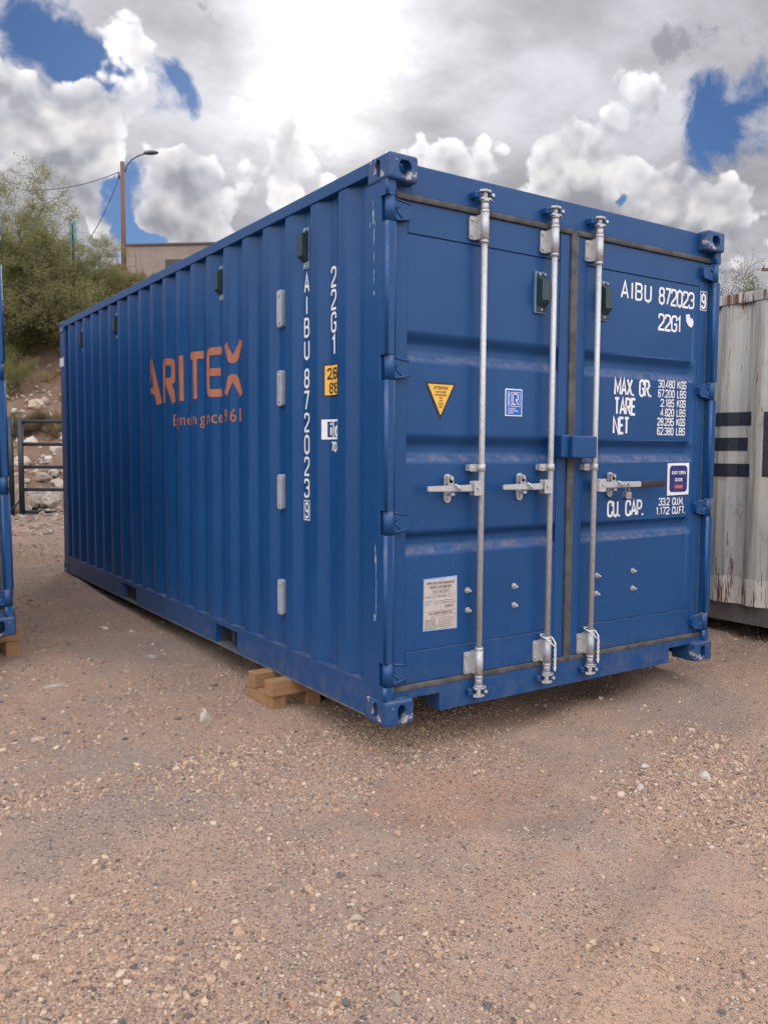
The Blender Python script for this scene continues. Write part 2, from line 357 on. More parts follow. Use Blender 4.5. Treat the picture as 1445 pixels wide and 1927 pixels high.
def box(bm, x0, x1, y0, y1, z0, z1, bev=0.0, seg=2, only=None):
    r = bmesh.ops.create_cube(bm, size=1.0)
    vs = r['verts']
    for v in vs:
        v.co = Vector((x0 if v.co.x < 0 else x1, y0 if v.co.y < 0 else y1, z0 if v.co.z < 0 else z1))
    if bev:
        es = list({e for v in vs for e in v.link_edges})
        if only is not None: es = [e for e in es if only((e.verts[0].co - e.verts[1].co).normalized())]
        bmesh.ops.bevel(bm, geom=es, offset=bev, segments=seg, affect='EDGES', profile=0.5)
    return bm
def B(*a, **k):
    return box(bmesh.new(), *a, **k)
def cyl(bm, p0, p1, r0, r1=None, seg=16, caps=True):
    r1 = r0 if r1 is None else r1
    p0, p1 = Vector(p0), Vector(p1); ax = (p1 - p0)
    rot = ax.to_track_quat('Z', 'Y').to_matrix()
    a, b_ = [], []
    for i in range(seg):
        t = 2 * math.pi * i / seg; u = Vector((math.cos(t), math.sin(t), 0))
        a.append(bm.verts.new(p0 + rot @ (u * r0))); b_.append(bm.verts.new(p1 + rot @ (u * r1)))
    for i in range(seg):
        j = (i + 1) % seg
        f = bm.faces.new((a[i], a[j], b_[j], b_[i])); f.smooth = True
    if caps:
        bm.faces.new(list(reversed(a))); bm.faces.new(b_)
    return bm
def tube(bm, pts, r, seg=8, closed=False):
    pts = [Vector(p) for p in pts]; n = len(pts); rings = []
    prev = None
    for i, p in enumerate(pts):
        if closed: tg = pts[(i + 1) % n] - pts[i - 1]
        else: tg = pts[min(i + 1, n - 1)] - pts[max(i - 1, 0)]
        tg.normalize()
        if prev is None:
            up = Vector((0, 0, 1)) if abs(tg.z) < .9 else Vector((1, 0, 0)); u = tg.cross(up).normalized()
        else: u = (prev - tg * prev.dot(tg)).normalized()
        prev = u; w = tg.cross(u)
        rr = r[i] if isinstance(r, (list, tuple)) else r
        rings.append([bm.verts.new(p + (u * math.cos(2 * math.pi * k / seg) + w * math.sin(2 * math.pi * k / seg)) * rr) for k in range(seg)])
    m = n if closed else n - 1
    for i in range(m):
        a, b_ = rings[i], rings[(i + 1) % n]
        for k in range(seg):
            f = bm.faces.new((a[k], a[(k + 1) % seg], b_[(k + 1) % seg], b_[k])); f.smooth = True
    if not closed:
        bm.faces.new(list(reversed(rings[0]))); bm.faces.new(rings[-1])
    return bm
def prism(bm, poly, axis, a, b_):
    """poly in the two other axes (order x,y,z without axis), extruded from a to b_ along axis"""
    def P(u, v, w):
        return {'x': (w, u, v), 'y': (u, w, v), 'z': (u, v, w)}[axis]
    A = [bm.verts.new(P(u, v, a)) for u, v in poly]; Bv = [bm.verts.new(P(u, v, b_)) for u, v in poly]
    n = len(poly)
    bm.faces.new(A); bm.faces.new(list(reversed(Bv)))
    for i in range(n):
        bm.faces.new((A[i], Bv[i], Bv[(i + 1) % n], A[(i + 1) % n]))
    bmesh.ops.recalc_face_normals(bm, faces=bm.faces[:])
    return bm
def rrect(x0, x1, z0, z1, r, seg=5):
    pts = []
    for cx, cz, a0 in ((x1 - r, z1 - r, 0), (x0 + r, z1 - r, 90), (x0 + r, z0 + r, 180), (x1 - r, z0 + r, 270)):
        for i in range(seg + 1):
            a = math.radians(a0 + 90 * i / seg); pts.append((cx + r * math.cos(a), cz + r * math.sin(a)))
    return pts
def flat(bm, poly, y):
    bm.faces.new([bm.verts.new((u, y, v)) for u, v in poly]); return bm

# ------------------------------------------------------------------ stroke lettering
def fillet(pts, closed):
    out = []; n = len(pts)
    for i, p in enumerate(pts):
        r = p[2] if len(p) > 2 else 0
        if not r or (not closed and i in (0, n - 1)):
            out.append(Vector(p[:2])); continue
        P = Vector(p[:2]); A = Vector(pts[i - 1][:2]); C = Vector(pts[(i + 1) % n][:2])
        da, dc = (A - P), (C - P); la, lc = da.length, dc.length
        k = min(r, la * .5, lc * .5); s = P + da / la * k; e = P + dc / lc * k
        for j in range(7):
            t = j / 6; out.append(s * (1 - t) ** 2 + P * 2 * t * (1 - t) * 1.0 + e * t * t)
    return out
def ribbon(bm, pts, closed, th, w):
    n = len(pts); L, Rr = [], []
    for i, p in enumerate(pts):
        a = pts[i - 1] if (i > 0 or closed) else None; c = pts[(i + 1) % n] if (i < n - 1 or closed) else None
        d1 = (p - a).normalized() if a is not None else None; d2 = (c - p).normalized() if c is not None else None
        d1 = d1 or d2; d2 = d2 or d1
        n1 = Vector((-d1.y, d1.x)); n2 = Vector((-d2.y, d2.x)); m = (n1 + n2)
        if m.length < 1e-4: m = n1
        m.normalize(); k = min(1 / max(m.dot(n1), .35), 2.2)
        L.append(bm.verts.new((*(p + m * th * k / 2), w))); Rr.append(bm.verts.new((*(p - m * th * k / 2), w)))
    for i in range(n if closed else n - 1):
        j = (i + 1) % n; bm.faces.new((L[i], Rr[i], Rr[j], L[j]))
R_ = .24
GL = {
 '0': (.46, [((0, 0, R_), (.46, 0, R_), (.46, 1, R_), (0, 1, R_), 'c')]),
 '1': (.22, [((0, .80), (.16, 1.0), (.16, 0))]),
 '2': (.46, [((0, .74), (0, 1, R_), (.46, 1, R_), (.46, .58, .12), (0, .1, .05), (0, 0), (.50, 0))]),
 '3': (.46, [((0, .78), (0, 1, R_), (.46, 1, R_), (.46, .53, .2), (.16, .53)), ((.16, .53), (.46, .53, .2), (.46, 0, R_), (0, 0, R_), (0, .22))]),
 '4': (.50, [((.36, 0), (.36, 1), (0, .25), (.52, .25))]),
 '5': (.46, [((.46, 1), (.03, 1), (0, .56), (.46, .62, .22), (.46, 0, R_), (0, 0, R_), (0, .22))]),
 '6': (.46, [((0, 0, R_), (.46, 0, R_), (.46, .57, R_), (0, .57, R_), 'c'), ((0, .3), (0, 1, R_), (.46, 1, R_), (.46, .8))]),
 '7': (.44, [((0, 1), (.44, 1), (.16, 0))]),
 '8': (.46, [((0.02, .53, .2), (.44, .53, .2), (.44, 1, .22), (0.02, 1, .22), 'c'), ((0, 0, R_), (.46, 0, R_), (.46, .53, .22), (0, .53, .22), 'c')]),
 '9': (.46, [((0, .43, R_), (.46, .43, R_), (.46, 1, R_), (0, 1, R_), 'c'), ((.46, .7), (.46, 0, R_), (0, 0, R_), (0, .2))]),
 'A': (.50, [((0, 0), (.25, 1), (.50, 0)), ((.09, .30), (.41, .30))]),
 'B': (.46, [((0, 0), (0, 1), (.45, 1, .22), (.45, .53, .2), (0, .53)), ((0, .53), (.47, .53, .2), (.47, 0, .22), (0, 0))]),
 'C': (.46, [((.46, .68), (.46, 1, R_), (0, 1, R_), (0, 0, R_), (.46, 0, R_), (.46, .32))]),
 'D': (.46, [((0, 0), (0, 1), (.46, 1, R_), (.46, 0, R_), (0, 0), 'c')]),
 'E': (.40, [((.40, 1), (0, 1), (0, 0), (.40, 0)), ((0, .52), (.34, .52))]),
 'F': (.40, [((.40, 1), (0, 1), (0, 0)), ((0, .5), (.33, .5))]),
 'G': (.46, [((.46, .70), (.46, 1, R_), (0, 1, R_), (0, 0, R_), (.46, 0, R_), (.46, .46), (.24, .46))]),
 'I': (.06, [((.03, 0), (.03, 1))]),
 'K': (.48, [((0, 0), (0, 1)), ((.46, 1), (0, .42)), ((.17, .62), (.48, 0))]),
 'L': (.38, [((0, 1), (0, 0), (.38, 0))]),
 'M': (.60, [((0, 0), (0, 1), (.30, .25), (.60, 1), (.60, 0))]),
 'N': (.50, [((0, 0), (0, 1), (.50, 0), (.50, 1))]),
 'O': (.46, [((0, 0, R_), (.46, 0, R_), (.46, 1, R_), (0, 1, R_), 'c')]),
 'P': (.46, [((0, 0), (0, 1), (.46, 1, .24), (.46, .45, .24), (0, .45))]),
 'R': (.46, [((0, 0), (0, 1), (.46, 1, .24), (.46, .47, .24), (0, .47)), ((.22, .47), (.48, 0))]),
 'S': (.46, [((.46, .76), (.46, 1, R_), (0, 1, R_), (0, .53, .2), (.46, .53, .2), (.46, 0, R_), (0, 0, R_), (0, .24))]),
 'T': (.44, [((0, 1), (.44, 1)), ((.22, 1), (.22, 0))]),
 'U': (.46, [((0, 1), (0, 0, R_), (.46, 0, R_), (.46, 1))]),
 'X': (.50, [((0, 0), (.50, 1)), ((0, 1), (.50, 0))]),
 'Y': (.50, [((0, 1), (.25, .5), (.5, 1)), ((.25, .5), (.25, 0))]),
 'V': (.50, [((0, 1), (.25, 0), (.50, 1))]),
 'W': (.66, [((0, 1), (.16, 0), (.33, .8), (.5, 0), (.66, 1))]),
 'H': (.46, [((0, 0), (0, 1)), ((.46, 0), (.46, 1)), ((0, .5), (.46, .5))]),
 '.': (.06, [((.03, -.06), (.03, .08))]), ',': (.08, [((.05, .08), (0, -.18))]),
 "'": (.05, [((.03, 1.05), (.03, .75))]), '"': (.2, [((.03, 1.05), (.03, .75)), ((.17, 1.05), (.17, .75))]),
 'm': (.62, [((0, 0), (0, .66)), ((0, .45), (0, .66, .1), (.31, .66, .12), (.31, 0)), ((.31, .45), (.31, .66, .1), (.62, .66, .12), (.62, 0))]),
 'i': (.06, [((.03, 0), (.03, .62)), ((.03, .8), (.03, .98))]),
 'c': (.42, [((.42, .45), (.42, .66, .2), (0, .66, .2), (0, 0, .2), (.42, 0, .2), (.42, .2))]),
}
def stroke_text(txt, h, th=.15, gap=.17, width=None, wscale=1.0, x0=0.0, z0=0.0, align='l', vertical=None):
    """flat text in (u,v) with w = small stacking offset; width = fit to this width"""
    bm = bmesh.new(); hc = 1 - th
    def adv(ch): return .32 if ch == ' ' else GL[ch][0]
    tot = sum(adv(c) for c in txt) + gap * (len(txt) - 1) + th
    if width: wscale = width / (tot * h)
    off = {'l': 0, 'r': -tot * h * wscale, 'c': -tot * h * wscale / 2}[align]
    cx = th / 2; k = 0
    for i, ch in enumerate(txt):
        if vertical is not None: cx = -GL[ch][0] / 2 if ch != ' ' else 0
        if ch != ' ':
            for st in GL[ch][1]:
                closed = st[-1] == 'c'; pts = [p for p in st if p != 'c']
                pts = [(cx + p[0], th / 2 + p[1] * hc, *p[2:]) for p in pts]
                pl = [Vector((p.x * wscale, p.y)) for p in fillet(pts, closed)]
                b2 = bmesh.new(); ribbon(b2, pl, closed, th, k * .0003 / h)
                k = (k + 1) % 4
                dz = 0 if vertical is None else vertical[i]
                ofs = off if vertical is None else 0
                vm = {}
                for v in b2.verts: vm[v] = bm.verts.new((x0 + ofs + v.co.x * h, z0 + dz + v.co.y * h, v.co.z * h))
                for f in b2.faces: bm.faces.new([vm[v] for v in f.verts])
                b2.free()
        cx += adv(ch) + gap
    return bm
def font_text(txt, h, bold=0.0, width=None, align='CENTER', x0=0.0, z0=0.0, rot=0.0):
    cu = bpy.data.curves.new('t', 'FONT'); cu.body = txt; cu.size = 1.0; cu.align_x = align; cu.offset = bold; cu.resolution_u = 3
    o = bpy.data.objects.new('t', cu); COL.objects.link(o)
    me = bpy.data.meshes.new_from_object(o.evaluated_get(bpy.context.evaluated_depsgraph_get()))
    bpy.data.objects.remove(o); bpy.data.curves.remove(cu)
    bm = bmesh.new(); bm.from_mesh(me); bpy.data.meshes.remove(me)
    xs = [v.co.x for v in bm.verts]; sx = h / .73
    if width: sx = width / (max(xs) - min(xs))
    ca, sa = math.cos(rot), math.sin(rot)
    for v in bm.verts:
        u, w = v.co.x * sx, v.co.y * h / .73
        v.co = Vector((x0 + u * ca - w * sa, z0 + u * sa + w * ca, 0))
    return bm
def on_door(bm, y):
    for v in bm.verts: v.co = Vector((v.co.x, y - v.co.z, v.co.y))
    return bm
def merge(a, b_):
    vm = {v: a.verts.new(v.co) for v in b_.verts}
    for f in b_.faces: a.faces.new([vm[v] for v in f.verts])
    b_.free(); return a

# ------------------------------------------------------------------ corrugated side profile
PIT, E0, NK = 0.2785, 0.452, 20
XO, XI = 0.012, 0.048
def side_breaks():
    b = [(0.19, XI)]
    for k in range(NK):
        e = E0 + PIT * k
        b += [(e - .140, XI), (e - .072, XO), (e, XO), (e + .0685, XI)]
    b.append((5.87, XI))
    return b
BRK = side_breaks()
def side_x(y):
    for (a, xa), (b_, xb) in zip(BRK, BRK[1:]):
        if a <= y <= b_: return xa + (xb - xa) * (y - a) / max(b_ - a, 1e-6)
    return XI
def on_side(bm, ycen=0.0, flip=True, surf=side_x, brk=None, lift=.0022, xs=0.0):
    """u runs towards -y (as read from outside the -x face), v up; cut at the corrugation folds and laid on the sheet"""
    brk = brk or BRK
    for v in bm.verts: v.co = Vector((v.co.z, ycen - v.co.x, v.co.y))
    ys = [v.co.y for v in bm.verts]; lo, hi = min(ys), max(ys)
    for y, _ in brk:
        if lo < y < hi:
            bmesh.ops.bisect_plane(bm, geom=bm.verts[:] + bm.edges[:] + bm.faces[:], plane_co=(0, y, 0), plane_no=(0, 1, 0))
    for v in bm.verts: v.co.x = xs + surf(v.co.y) - lift - v.co.x
    return bm

# ------------------------------------------------------------------ corner castings
def make_casting(name, top):
    bm = bmesh.new(); box(bm, 0, .162, 0, .178, 0, .118, .014, 3)
    o = obj('c', bm, None)
    def cut(poly, axis, a, b_):
        c = prism(bmesh.new(), poly, axis, a, b_); co = obj('k', c, None)
        md = o.modifiers.new('b', 'BOOLEAN'); md.operation = 'DIFFERENCE'; md.solver = 'EXACT'; md.object = co
        return co
    zc_ = .060 if top else .056
    if top: fr = [(.088 + .036 * math.cos(a) * (1.0 if math.sin(a) < .55 else .95), .060 + .038 * max(min(math.sin(a), .82), -1)) for a in [2 * math.pi * i / 20 for i in range(20)]]
    else: fr = rrect(.068, .112, .018, .098, .0215, 6)
    sd_ = rrect(.070, .112, .020, .100, .0205, 6)
    ks = [cut(fr, 'y', -.02, .07), cut(sd_, 'x', -.02, .07), cut(rrect(.045, .125, .05, .13, .02), 'z', .06 if top else -.02, .14 if top else .05)]
    me = bpy.data.meshes.new_from_object(o.evaluated_get(bpy.context.evaluated_depsgraph_get()))
    for k in ks + [o]: bpy.data.objects.remove(k)
    me.name = name; me.materials.clear(); me.materials.append(MATS['blue_worn'])
    return me
CAST_T, CAST_B = make_casting('casting_top', True), make_casting('casting_bottom', False)
CW, CL, CH = 2.438, 6.058, 2.591
def castings(parent, H=CH, L=CL, Wd=CW, mat=None):
    for zt in (0, 1):
        for ix in (0, 1):
            for iy in (0, 1):
                me = CAST_T if zt else CAST_B
                if mat: me = me.copy(); me.materials.clear(); me.materials.append(MATS[mat])
                o = obj('corner_casting', me, None, parent)
                o.location = (ix * Wd, iy * L, H - .118 if zt else 0); o.scale = (-1 if ix else 1, -1 if iy else 1, 1)

def corrugated_side(brk, z0, z1, xs, sign):
    bm = bmesh.new(); rows = []
    for y, x in brk:
        rows.append((bm.verts.new((xs + sign * x, y, z0)), bm.verts.new((xs + sign * x, y, z1))))
    for a, b_ in zip(rows, rows[1:]): bm.faces.new((a[0], b_[0], b_[1], a[1]))
    # rolled edges of the folds
    es = [e for e in bm.edges if abs(e.verts[0].co.z - e.verts[1].co.z) > .5 and len(e.link_faces) == 2]
    bmesh.ops.bevel(bm, geom=es, offset=.010, segments=4, affect='EDGES', profile=.5)
    for f in bm.faces: f.smooth = f.calc_area() < .05
    return bm
def rail_with_pockets(x0, x1, y0, y1, z0, z1, pockets):
    bm = bmesh.new(); ys = [y0]
    for a, b_ in pockets: ys += [a, b_]
    ys.append(y1)
    for i in range(len(ys) - 1):
        if i % 2 == 0: box(bm, x0, x1, ys[i], ys[i + 1], z0, z1 if len(ys) == 2 else z1 - .03)
    if len(ys) > 2: box(bm, x0 - .001, x1, y0, y1, z1 - .031, z1)
    return bm

# ------------------------------------------------------------------ the blue container
YD = 0.062            # outer plane of the door leaves
HZ = (0.238, 0.945, 1.650, 2.352)
def fold_profile(z):
    D = .034
    for a, b_, c, d_ in ((1.822, 1.778, 1.735, 1.695), (1.346, 1.304, 1.262, 1.224), (.892, .862, .822, .786)):
        if d_ < z < a:
            if z > b_: return D * (a - z) / (a - b_)
            if z > c: return D
            return D * (z - d_) / (c - d_)
    return 0
def door_panel(x0, x1, ml, mr):
    zs = [.326]
    for a, b_, c, d_ in ((.892, .862, .822, .786), (1.346, 1.304, 1.262, 1.224), (1.822, 1.778, 1.735, 1.695)): zs += [d_, c, b_, a]
    zs.append(2.266); xs = [x0]; f = [1.0 if ml == 0 else 0.0]
    if ml: xs += [x0 + ml, x0 + ml + .022]; f += [0, 1]
    if mr: xs += [x1 - mr - .022, x1 - mr]; f += [1, 0]
    xs.append(x1); f.append(1.0 if mr == 0 else 0.0)
    bm = bmesh.new()
    G = [[bm.verts.new((x, YD + .004 + fold_profile(z - 1e-5 if fold_profile(z) == 0 else z) * k, z)) for x, k in zip(xs, f)] for z in zs]
    for r0, r1 in zip(G, G[1:]):
        for i in range(len(xs) - 1): bm.faces.new((r0[i], r0[i + 1], r1[i + 1], r1[i]))
    es = [e for e in bm.edges if abs(e.verts[0].co.z - e.verts[1].co.z) < 1e-4 and len(e.link_faces) == 2]
    bmesh.ops.bevel(bm, geom=es, offset=.012, segments=3, affect='EDGES', profile=.5)
    for fc in bm.faces: fc.smooth = fc.calc_area() < .012
    return bm

def bolt(x, y, z, r=.011, long=.012, parent=None, washer=True):
    bm = bmesh.new()
    if washer: cyl(bm, (x, y, z), (x, y - .003, z), r * 1.35, seg=14)
    cyl(bm, (x, y - .003, z), (x, y - .003 - long * .6, z), r, seg=6)
    cyl(bm, (x, y - .003 - long * .6, z), (x, y - .003 - long * 1.4, z), r * .5, seg=10)
    return obj('bolt', bm, 'bolt_steel', parent)

def make_blue(detail=True):
    C = empty('shipping_container')
    castings(C)
    # corner posts: a column, and at the door end a rounded front bar broken at the hinges
    for ix in (0, 1):
        s = -1 if ix else 1; X = lambda a: (CW - a if ix else a)
        bm = bmesh.new()
        xa, xb = sorted((X(.004), X(.072)))
        box(bm, xa, xb, .070, .205, .118, CH - .118, .006, 2, lambda d_: abs(d_.z) > .9)
        post = obj('corner_post', bm, 'blue_paint', C)
        cuts = [.112] + [v for h in HZ for v in (h - .057, h + .057)] + [CH - .114]
        bm = bmesh.new(); xa, xb = sorted((X(.003), X(.060)))
        for i in range(0, len(cuts), 2):
            arc = [(xa + .013 - .013 * math.sin(t_), .018 + .013 - .013 * math.cos(t_)) for t_ in [math.pi / 2 * j / 5 for j in range(6)]]
            arc2 = [(xa + xb - u_, v_) for u_, v_ in arc]
            prism(bm, [(xa, .0698)] + arc[::-1] + arc2 + [(xb, .0698)], 'z', cuts[i], cuts[i + 1])
        bm.normal_update()
        for f in bm.faces: f.smooth = max(abs(c_) for c_ in f.normal) < .995
        obj('front_bar', bm, 'blue_paint', post)
        bm = bmesh.new(); box(bm, *sorted((X(.004), X(.07))), CL - .205, CL - .012, .118, CH - .118, .008)
        obj('corner_post', bm, 'blue_paint', C)
    # rails
    for ix in (0, 1):
        X = lambda a: (CW - a if ix else a)
        xa, xb = sorted((X(.005), X(.065)))
        obj('top_rail', B(xa, xb, .179, CL - .179, 2.524, 2.585, .004), 'blue_paint', C)
        xa, xb = sorted((X(.006), X(.052)))
        bmr = rail_with_pockets(xa, xb, .1785, CL - .1785, .022, .178, [(1.66, 2.0), (3.66, 4.02)])
        obj('bottom_rail', bmr, 'blue_paint', C)
        obj('rail_lip', B(*sorted((X(.001), X(.10))), .181, CL - .181, .0125, .0218, .002), 'dusty_steel', C)
        bm = corrugated_side(BRK, .172, 2.53, X(0), -1 if ix else 1)
        obj('side_panel', bm, 'blue_paint', C)
        if ix == 0:
            for y0 in (1.66, 3.66):
                obj('fork_pocket_with_shade_plate', B(.052, 1.0, y0 - .006, y0 + .002, .024, .15), 'underframe', C)
                obj('fork_pocket_with_shade_plate', B(.55, .556, y0 + .002, y0 + .338, .024, .149), 'underframe', C)  # dark plate added across the open pocket to shade its inside
                obj('fork_pocket_with_shade_plate', B(.052, 1.0, y0 + .338, y0 + .346, .024, .15), 'underframe', C)
    # roof, floor, front wall
    bm = bmesh.new(); n = 46; rows = []
    for i in range(n + 1):
        y = .19 + (CL - .38) * i / n; z = 2.572 + (.012 if (i // 2) % 2 else 0)
        rows.append((bm.verts.new((.06, y, z)), bm.verts.new((CW - .06, y, z))))
    for a, b_ in zip(rows, rows[1:]): bm.faces.new((a[0], a[1], b_[1], b_[0]))
    obj('roof', bm, 'blue_paint', C)
    obj('floor', B(.06, CW - .06, .12, CL - .08, .150, .176), 'plywood', C)
    for i in range(16):
        y = .42 + i * .345
        obj('cross_member', B(.0525, CW - .0525, y, y + .045, .035, .149), 'underframe', C)
    bm = bmesh.new(); n = 40; rows = []
    for i in range(n + 1):
        x = .07 + (CW - .14) * i / n; y = CL - .03 - (.045 if (i // 2) % 2 else 0)
        rows.append((bm.verts.new((x, y, .12)), bm.verts.new((x, y, CH - .1))))
    for a, b_ in zip(rows, rows[1:]): bm.faces.new((a[0], a[1], b_[1], b_[0]))
    obj('front_wall', bm, 'blue_paint', C)
    for z0, z1 in ((.015, .12), (CH - .115, CH - .012)): obj('end_rail', B(.163, CW - .163, CL - .06, CL - .008, z0, z1), 'blue_paint', C)
    # header and sill of the door end
    bm = bmesh.new(); box(bm, .1625, CW - .1625, .064, .16, 2.440, 2.580, .006)
    box(bm, .0615, CW - .0615, .0665, .15, 2.440, 2.4725)
    obj('door_header', bm, 'blue_paint', C)
    poly = [(.1625, .104), (.350, .104), (.350, .014), (CW - .350, .014), (CW - .350, .104), (CW - .1625, .104), (CW - .1625, .1185), (CW - .0605, .1185), (CW - .0605, .140), (.0605, .140), (.0605, .1185), (.1625, .1185)]
    bm = prism(bmesh.new(), poly, 'y', .050, .058)
    sill = obj('door_sill', bm, 'blue_paint', C)
    obj('sill_web', B(.350, .356, .0582, .16, .016, .104), 'blue_paint', sill); obj('sill_web', B(CW - .356, CW - .350, .0582, .16, .016, .104), 'blue_paint', sill)
    obj('sill_ledge', B(.356, CW - .356, .0582, .17, .014, .020), 'underframe', sill)
    # seals
    def seal(x0, x1, z0, z1, rnd=.014):
        bm = B(x0, x1, .050, .070, z0, z1, .005, 2)
        return bm
    # door leaves
    doors = []
    for k, (xa, xb, rods) in enumerate(((.078, 1.196, (.565, 1.033)), (1.248, 2.362, (1.362,)))):
        # stiles, rails and sheet of the leaf
        D = obj('door', door_panel(xa + .072, xb - .072, 0 if k == 0 else .0, 0 if k == 0 else .034), 'blue_paint', C)
        D['label'] = 'left door leaf with two lock rods' if k == 0 else 'right door leaf with weight lettering and one lock rod'
        doors.append(D)
        obj('door_stile', B(xa, xa + .071, YD, .115, .168, 2.412, .004), 'blue_paint', D)
        obj('door_stile', B(xb - .071, xb, YD, .115, .168, 2.412, .004), 'blue_paint', D)
        obj('door_rail', B(xa + .073, xb - .073, YD + .002, .113, .168, .322, .003), 'blue_paint', D)
        obj('door_rail', B(xa + .073, xb - .073, YD + .002, .113, 2.270, 2.412, .003), 'blue_paint', D)
        obj('door_back', B(xa + .01, xb - .01, .1155, .13, .17, 2.41), 'plywood', D)
        obj('gasket', seal(xa - .018, xb + .018 if k == 0 else xb + .030, 2.4125, 2.441), 'rubber', D, True)
        obj('gasket', seal(xa - .018, xb + .018 if k == 0 else xb + .030, .139, .1675), 'rubber', D, True)
        if k == 0:
            obj('gasket', B(xa - .019, xa - .0005, .058, .08, .1675, 2.4125), 'rubber', D)
            obj('gasket', seal(xb + .0005, xb + .0515, .142, 2.4385), 'rubber', D, True)
        else:
            obj('gasket', B(xb + .0005, xb + .030, .066, .09, .1675, 2.4125, .006), 'rubber', D)
        # hinges: knuckle, blade and gusset ribs
        for hz in HZ:
            sx = 1 if k == 0 else -1; X = lambda a: a if k == 0 else CW - a
            bm = bmesh.new(); cyl(bm, (X(.037), .043, hz - .055), (X(.037), .043, hz + .055), .0245, seg=18)
            pl = [(X(.037), hz - .045), (X(.06), hz - .045), (X(.138), hz - .036), (X(.150), hz - .020), (X(.150), hz + .020), (X(.138), hz + .036), (X(.06), hz + .045), (X(.037), hz + .045)]
            prism(bm, pl, 'y', .034, .061)
            for a, b_ in (((.062, .046), (.142, .032)), ((.062, -.046), (.142, -.032)), ((.066, .0), (.098, -.036)), ((.066, .004), (.098, .034))):
                q0 = Vector((X(a[0]), .031, hz + a[1])); q1 = Vector((X(b_[0]), .036, hz + b_[1])); tube(bm, [q0, q1], .0042, 6)
            obj('hinge', bm, 'blue_paint', D)
            obj('hinge_pin', cyl(bmesh.new(), (X(.037), .043, hz - .066), (X(.037), .043, hz + .066), .011, seg=10), 'bolt_steel', D)
        # lock rods
        for x in rods:
            ry = .014
            obj('lock_rod', cyl(bmesh.new(), (x, ry, .10), (x, ry, 2.48), .0148, seg=20), 'galvanised', D)
            for za, zb, up in ((2.286, 2.412, 1), (.166, .292, -1)):
                bm = bmesh.new()
                cyl(bm, (x, ry, za), (x, ry, zb), .0210, seg=22)
                e0, e1 = (za - .016, zb + .004) if up > 0 else (za - .004, zb + .016)
                cyl(bm, (x, ry, za - .016), (x, ry, za + .001), .0200, seg=22); cyl(bm, (x, ry, zb - .001), (x, ry, zb + .014), .0210, seg=22)
                prism(bm, rrect(x - .062, x - .018, za + .004, zb - .012, .010), 'y', .051, .0605)
                box(bm, x - .020, x + .020, ry, .058, za + .006, zb - .006)
                obj('rod_bracket', bm, 'galvanised', D)
                for zz in (za + .022, zb - .030): bolt(x - .049, .051, zz, .0085, .006, D, False)
                for zz in (za + .022, zb - .026): obj('bolt_hole_shade', cyl(bmesh.new(), (x + .011, ry - .0188, zz), (x + .0115, ry - .017, zz), .0052, seg=10), 'hole_shade', D)  # dark discs laid on the sleeve, painted shade in place of holes
                # cam at the rod end
                z0 = 2.426 if up > 0 else .152
                bm = bmesh.new()
                cyl(bm, (x, ry, z0 - .01 * up), (x, ry, z0 + .036 * up), .0180, seg=18)
                cyl(bm, (x, ry, z0 + .036 * up), (x, ry, z0 + .046 * up), .0225, .0200, seg=18)
                cyl(bm, (x, ry, z0 + .046 * up), (x, ry, z0 + .092 * up), .0125, seg=14)
                za2, zb2 = sorted((z0 + .046 * up, z0 + .054 * up)); 
                prism(bm, [(x - .034, ry - .012), (x + .018, ry - .022), (x + .046, ry - .004), (x + .040, ry + .022), (x - .020, ry + .020)], 'z', za2, zb2)
                za2, zb2 = sorted((z0 + .082 * up, z0 + .091 * up))
                prism(bm, [(x - .036, ry - .006), (x - .016, ry - .026), (x + .020, ry - .022), (x + .020, ry + .018), (x - .020, ry + .020)], 'z', za2, zb2)
                obj('rod_cam', bm, 'galvanised', D)
                zk0, zk1 = sorted((z0 + .054 * up, z0 + .086 * up)); yb = .0645 if up > 0 else .0505
                bm = B(x + .018, x + .050, ry - .012, yb, zk0, zk1, .006)
                obj('cam_keeper', bm, 'blue_paint', D)
                obj('bolt', cyl(bmesh.new(), (x + .034, ry - .012, (zk0 + zk1) / 2), (x + .034, ry - .022, (zk0 + zk1) / 2), .008, seg=10), 'bolt_steel', D)
                obj('cam_keeper', B(x - .052, x - .026, ry + .008, yb, zk0, zk1, .006), 'blue_paint', D)
            # guide strap
            bm = bmesh.new(); cyl(bm, (x, ry, 1.178), (x, ry, 1.213), .0200, seg=20)
            prism(bm, rrect(x - .064, x + .012, 1.178, 1.213, .008), 'y', .026, .034); box(bm, x - .062, x + .012, .0335, .0615, 1.180, 1.211)
            obj('rod_guide', bm, 'galvanised', D); bolt(x - .050, .030, 1.196, .0085, .006, D, False)
            obj('bolt_hole_shade', cyl(bmesh.new(), (x + .011, ry - .0178, 1.196), (x + .0115, ry - .016, 1.196), .0055, seg=10), 'hole_shade', D)
            # handle and its catch
            s = -1 if k == 0 else 1; L = .335 if k == 0 else .575; zc_ = 1.098
            bm = bmesh.new(); xa_, xb_ = sorted((x + s * .012, x + s * .066))
            prism(bm, rrect(xa_, xb_, zc_ - .036, zc_ + .034, .007), 'y', -.014, -.009)
            prism(bm, rrect(xa_, xb_, zc_ - .036, zc_ + .034, .007), 'y', .018, .023); box(bm, *sorted((x + s * .010, x + s * .024)), -.009, .018, zc_ - .034, zc_ + .032)
            obj('handle_hub', bm, 'galvanised', D); bolt(x + s * .045, -.014, zc_, .0085, .005, D, False)
            bm = bmesh.new(); h0, h1 = .017, (.0125 if k == 0 else .0155)
            xe = x + s * (L if k == 0 else .37)
            prism(bm, [(x + s * .030, zc_ - h0), (xe, zc_ - h1), (xe, zc_ + h1), (x + s * .030, zc_ + h0)], 'y', -.003, .012)
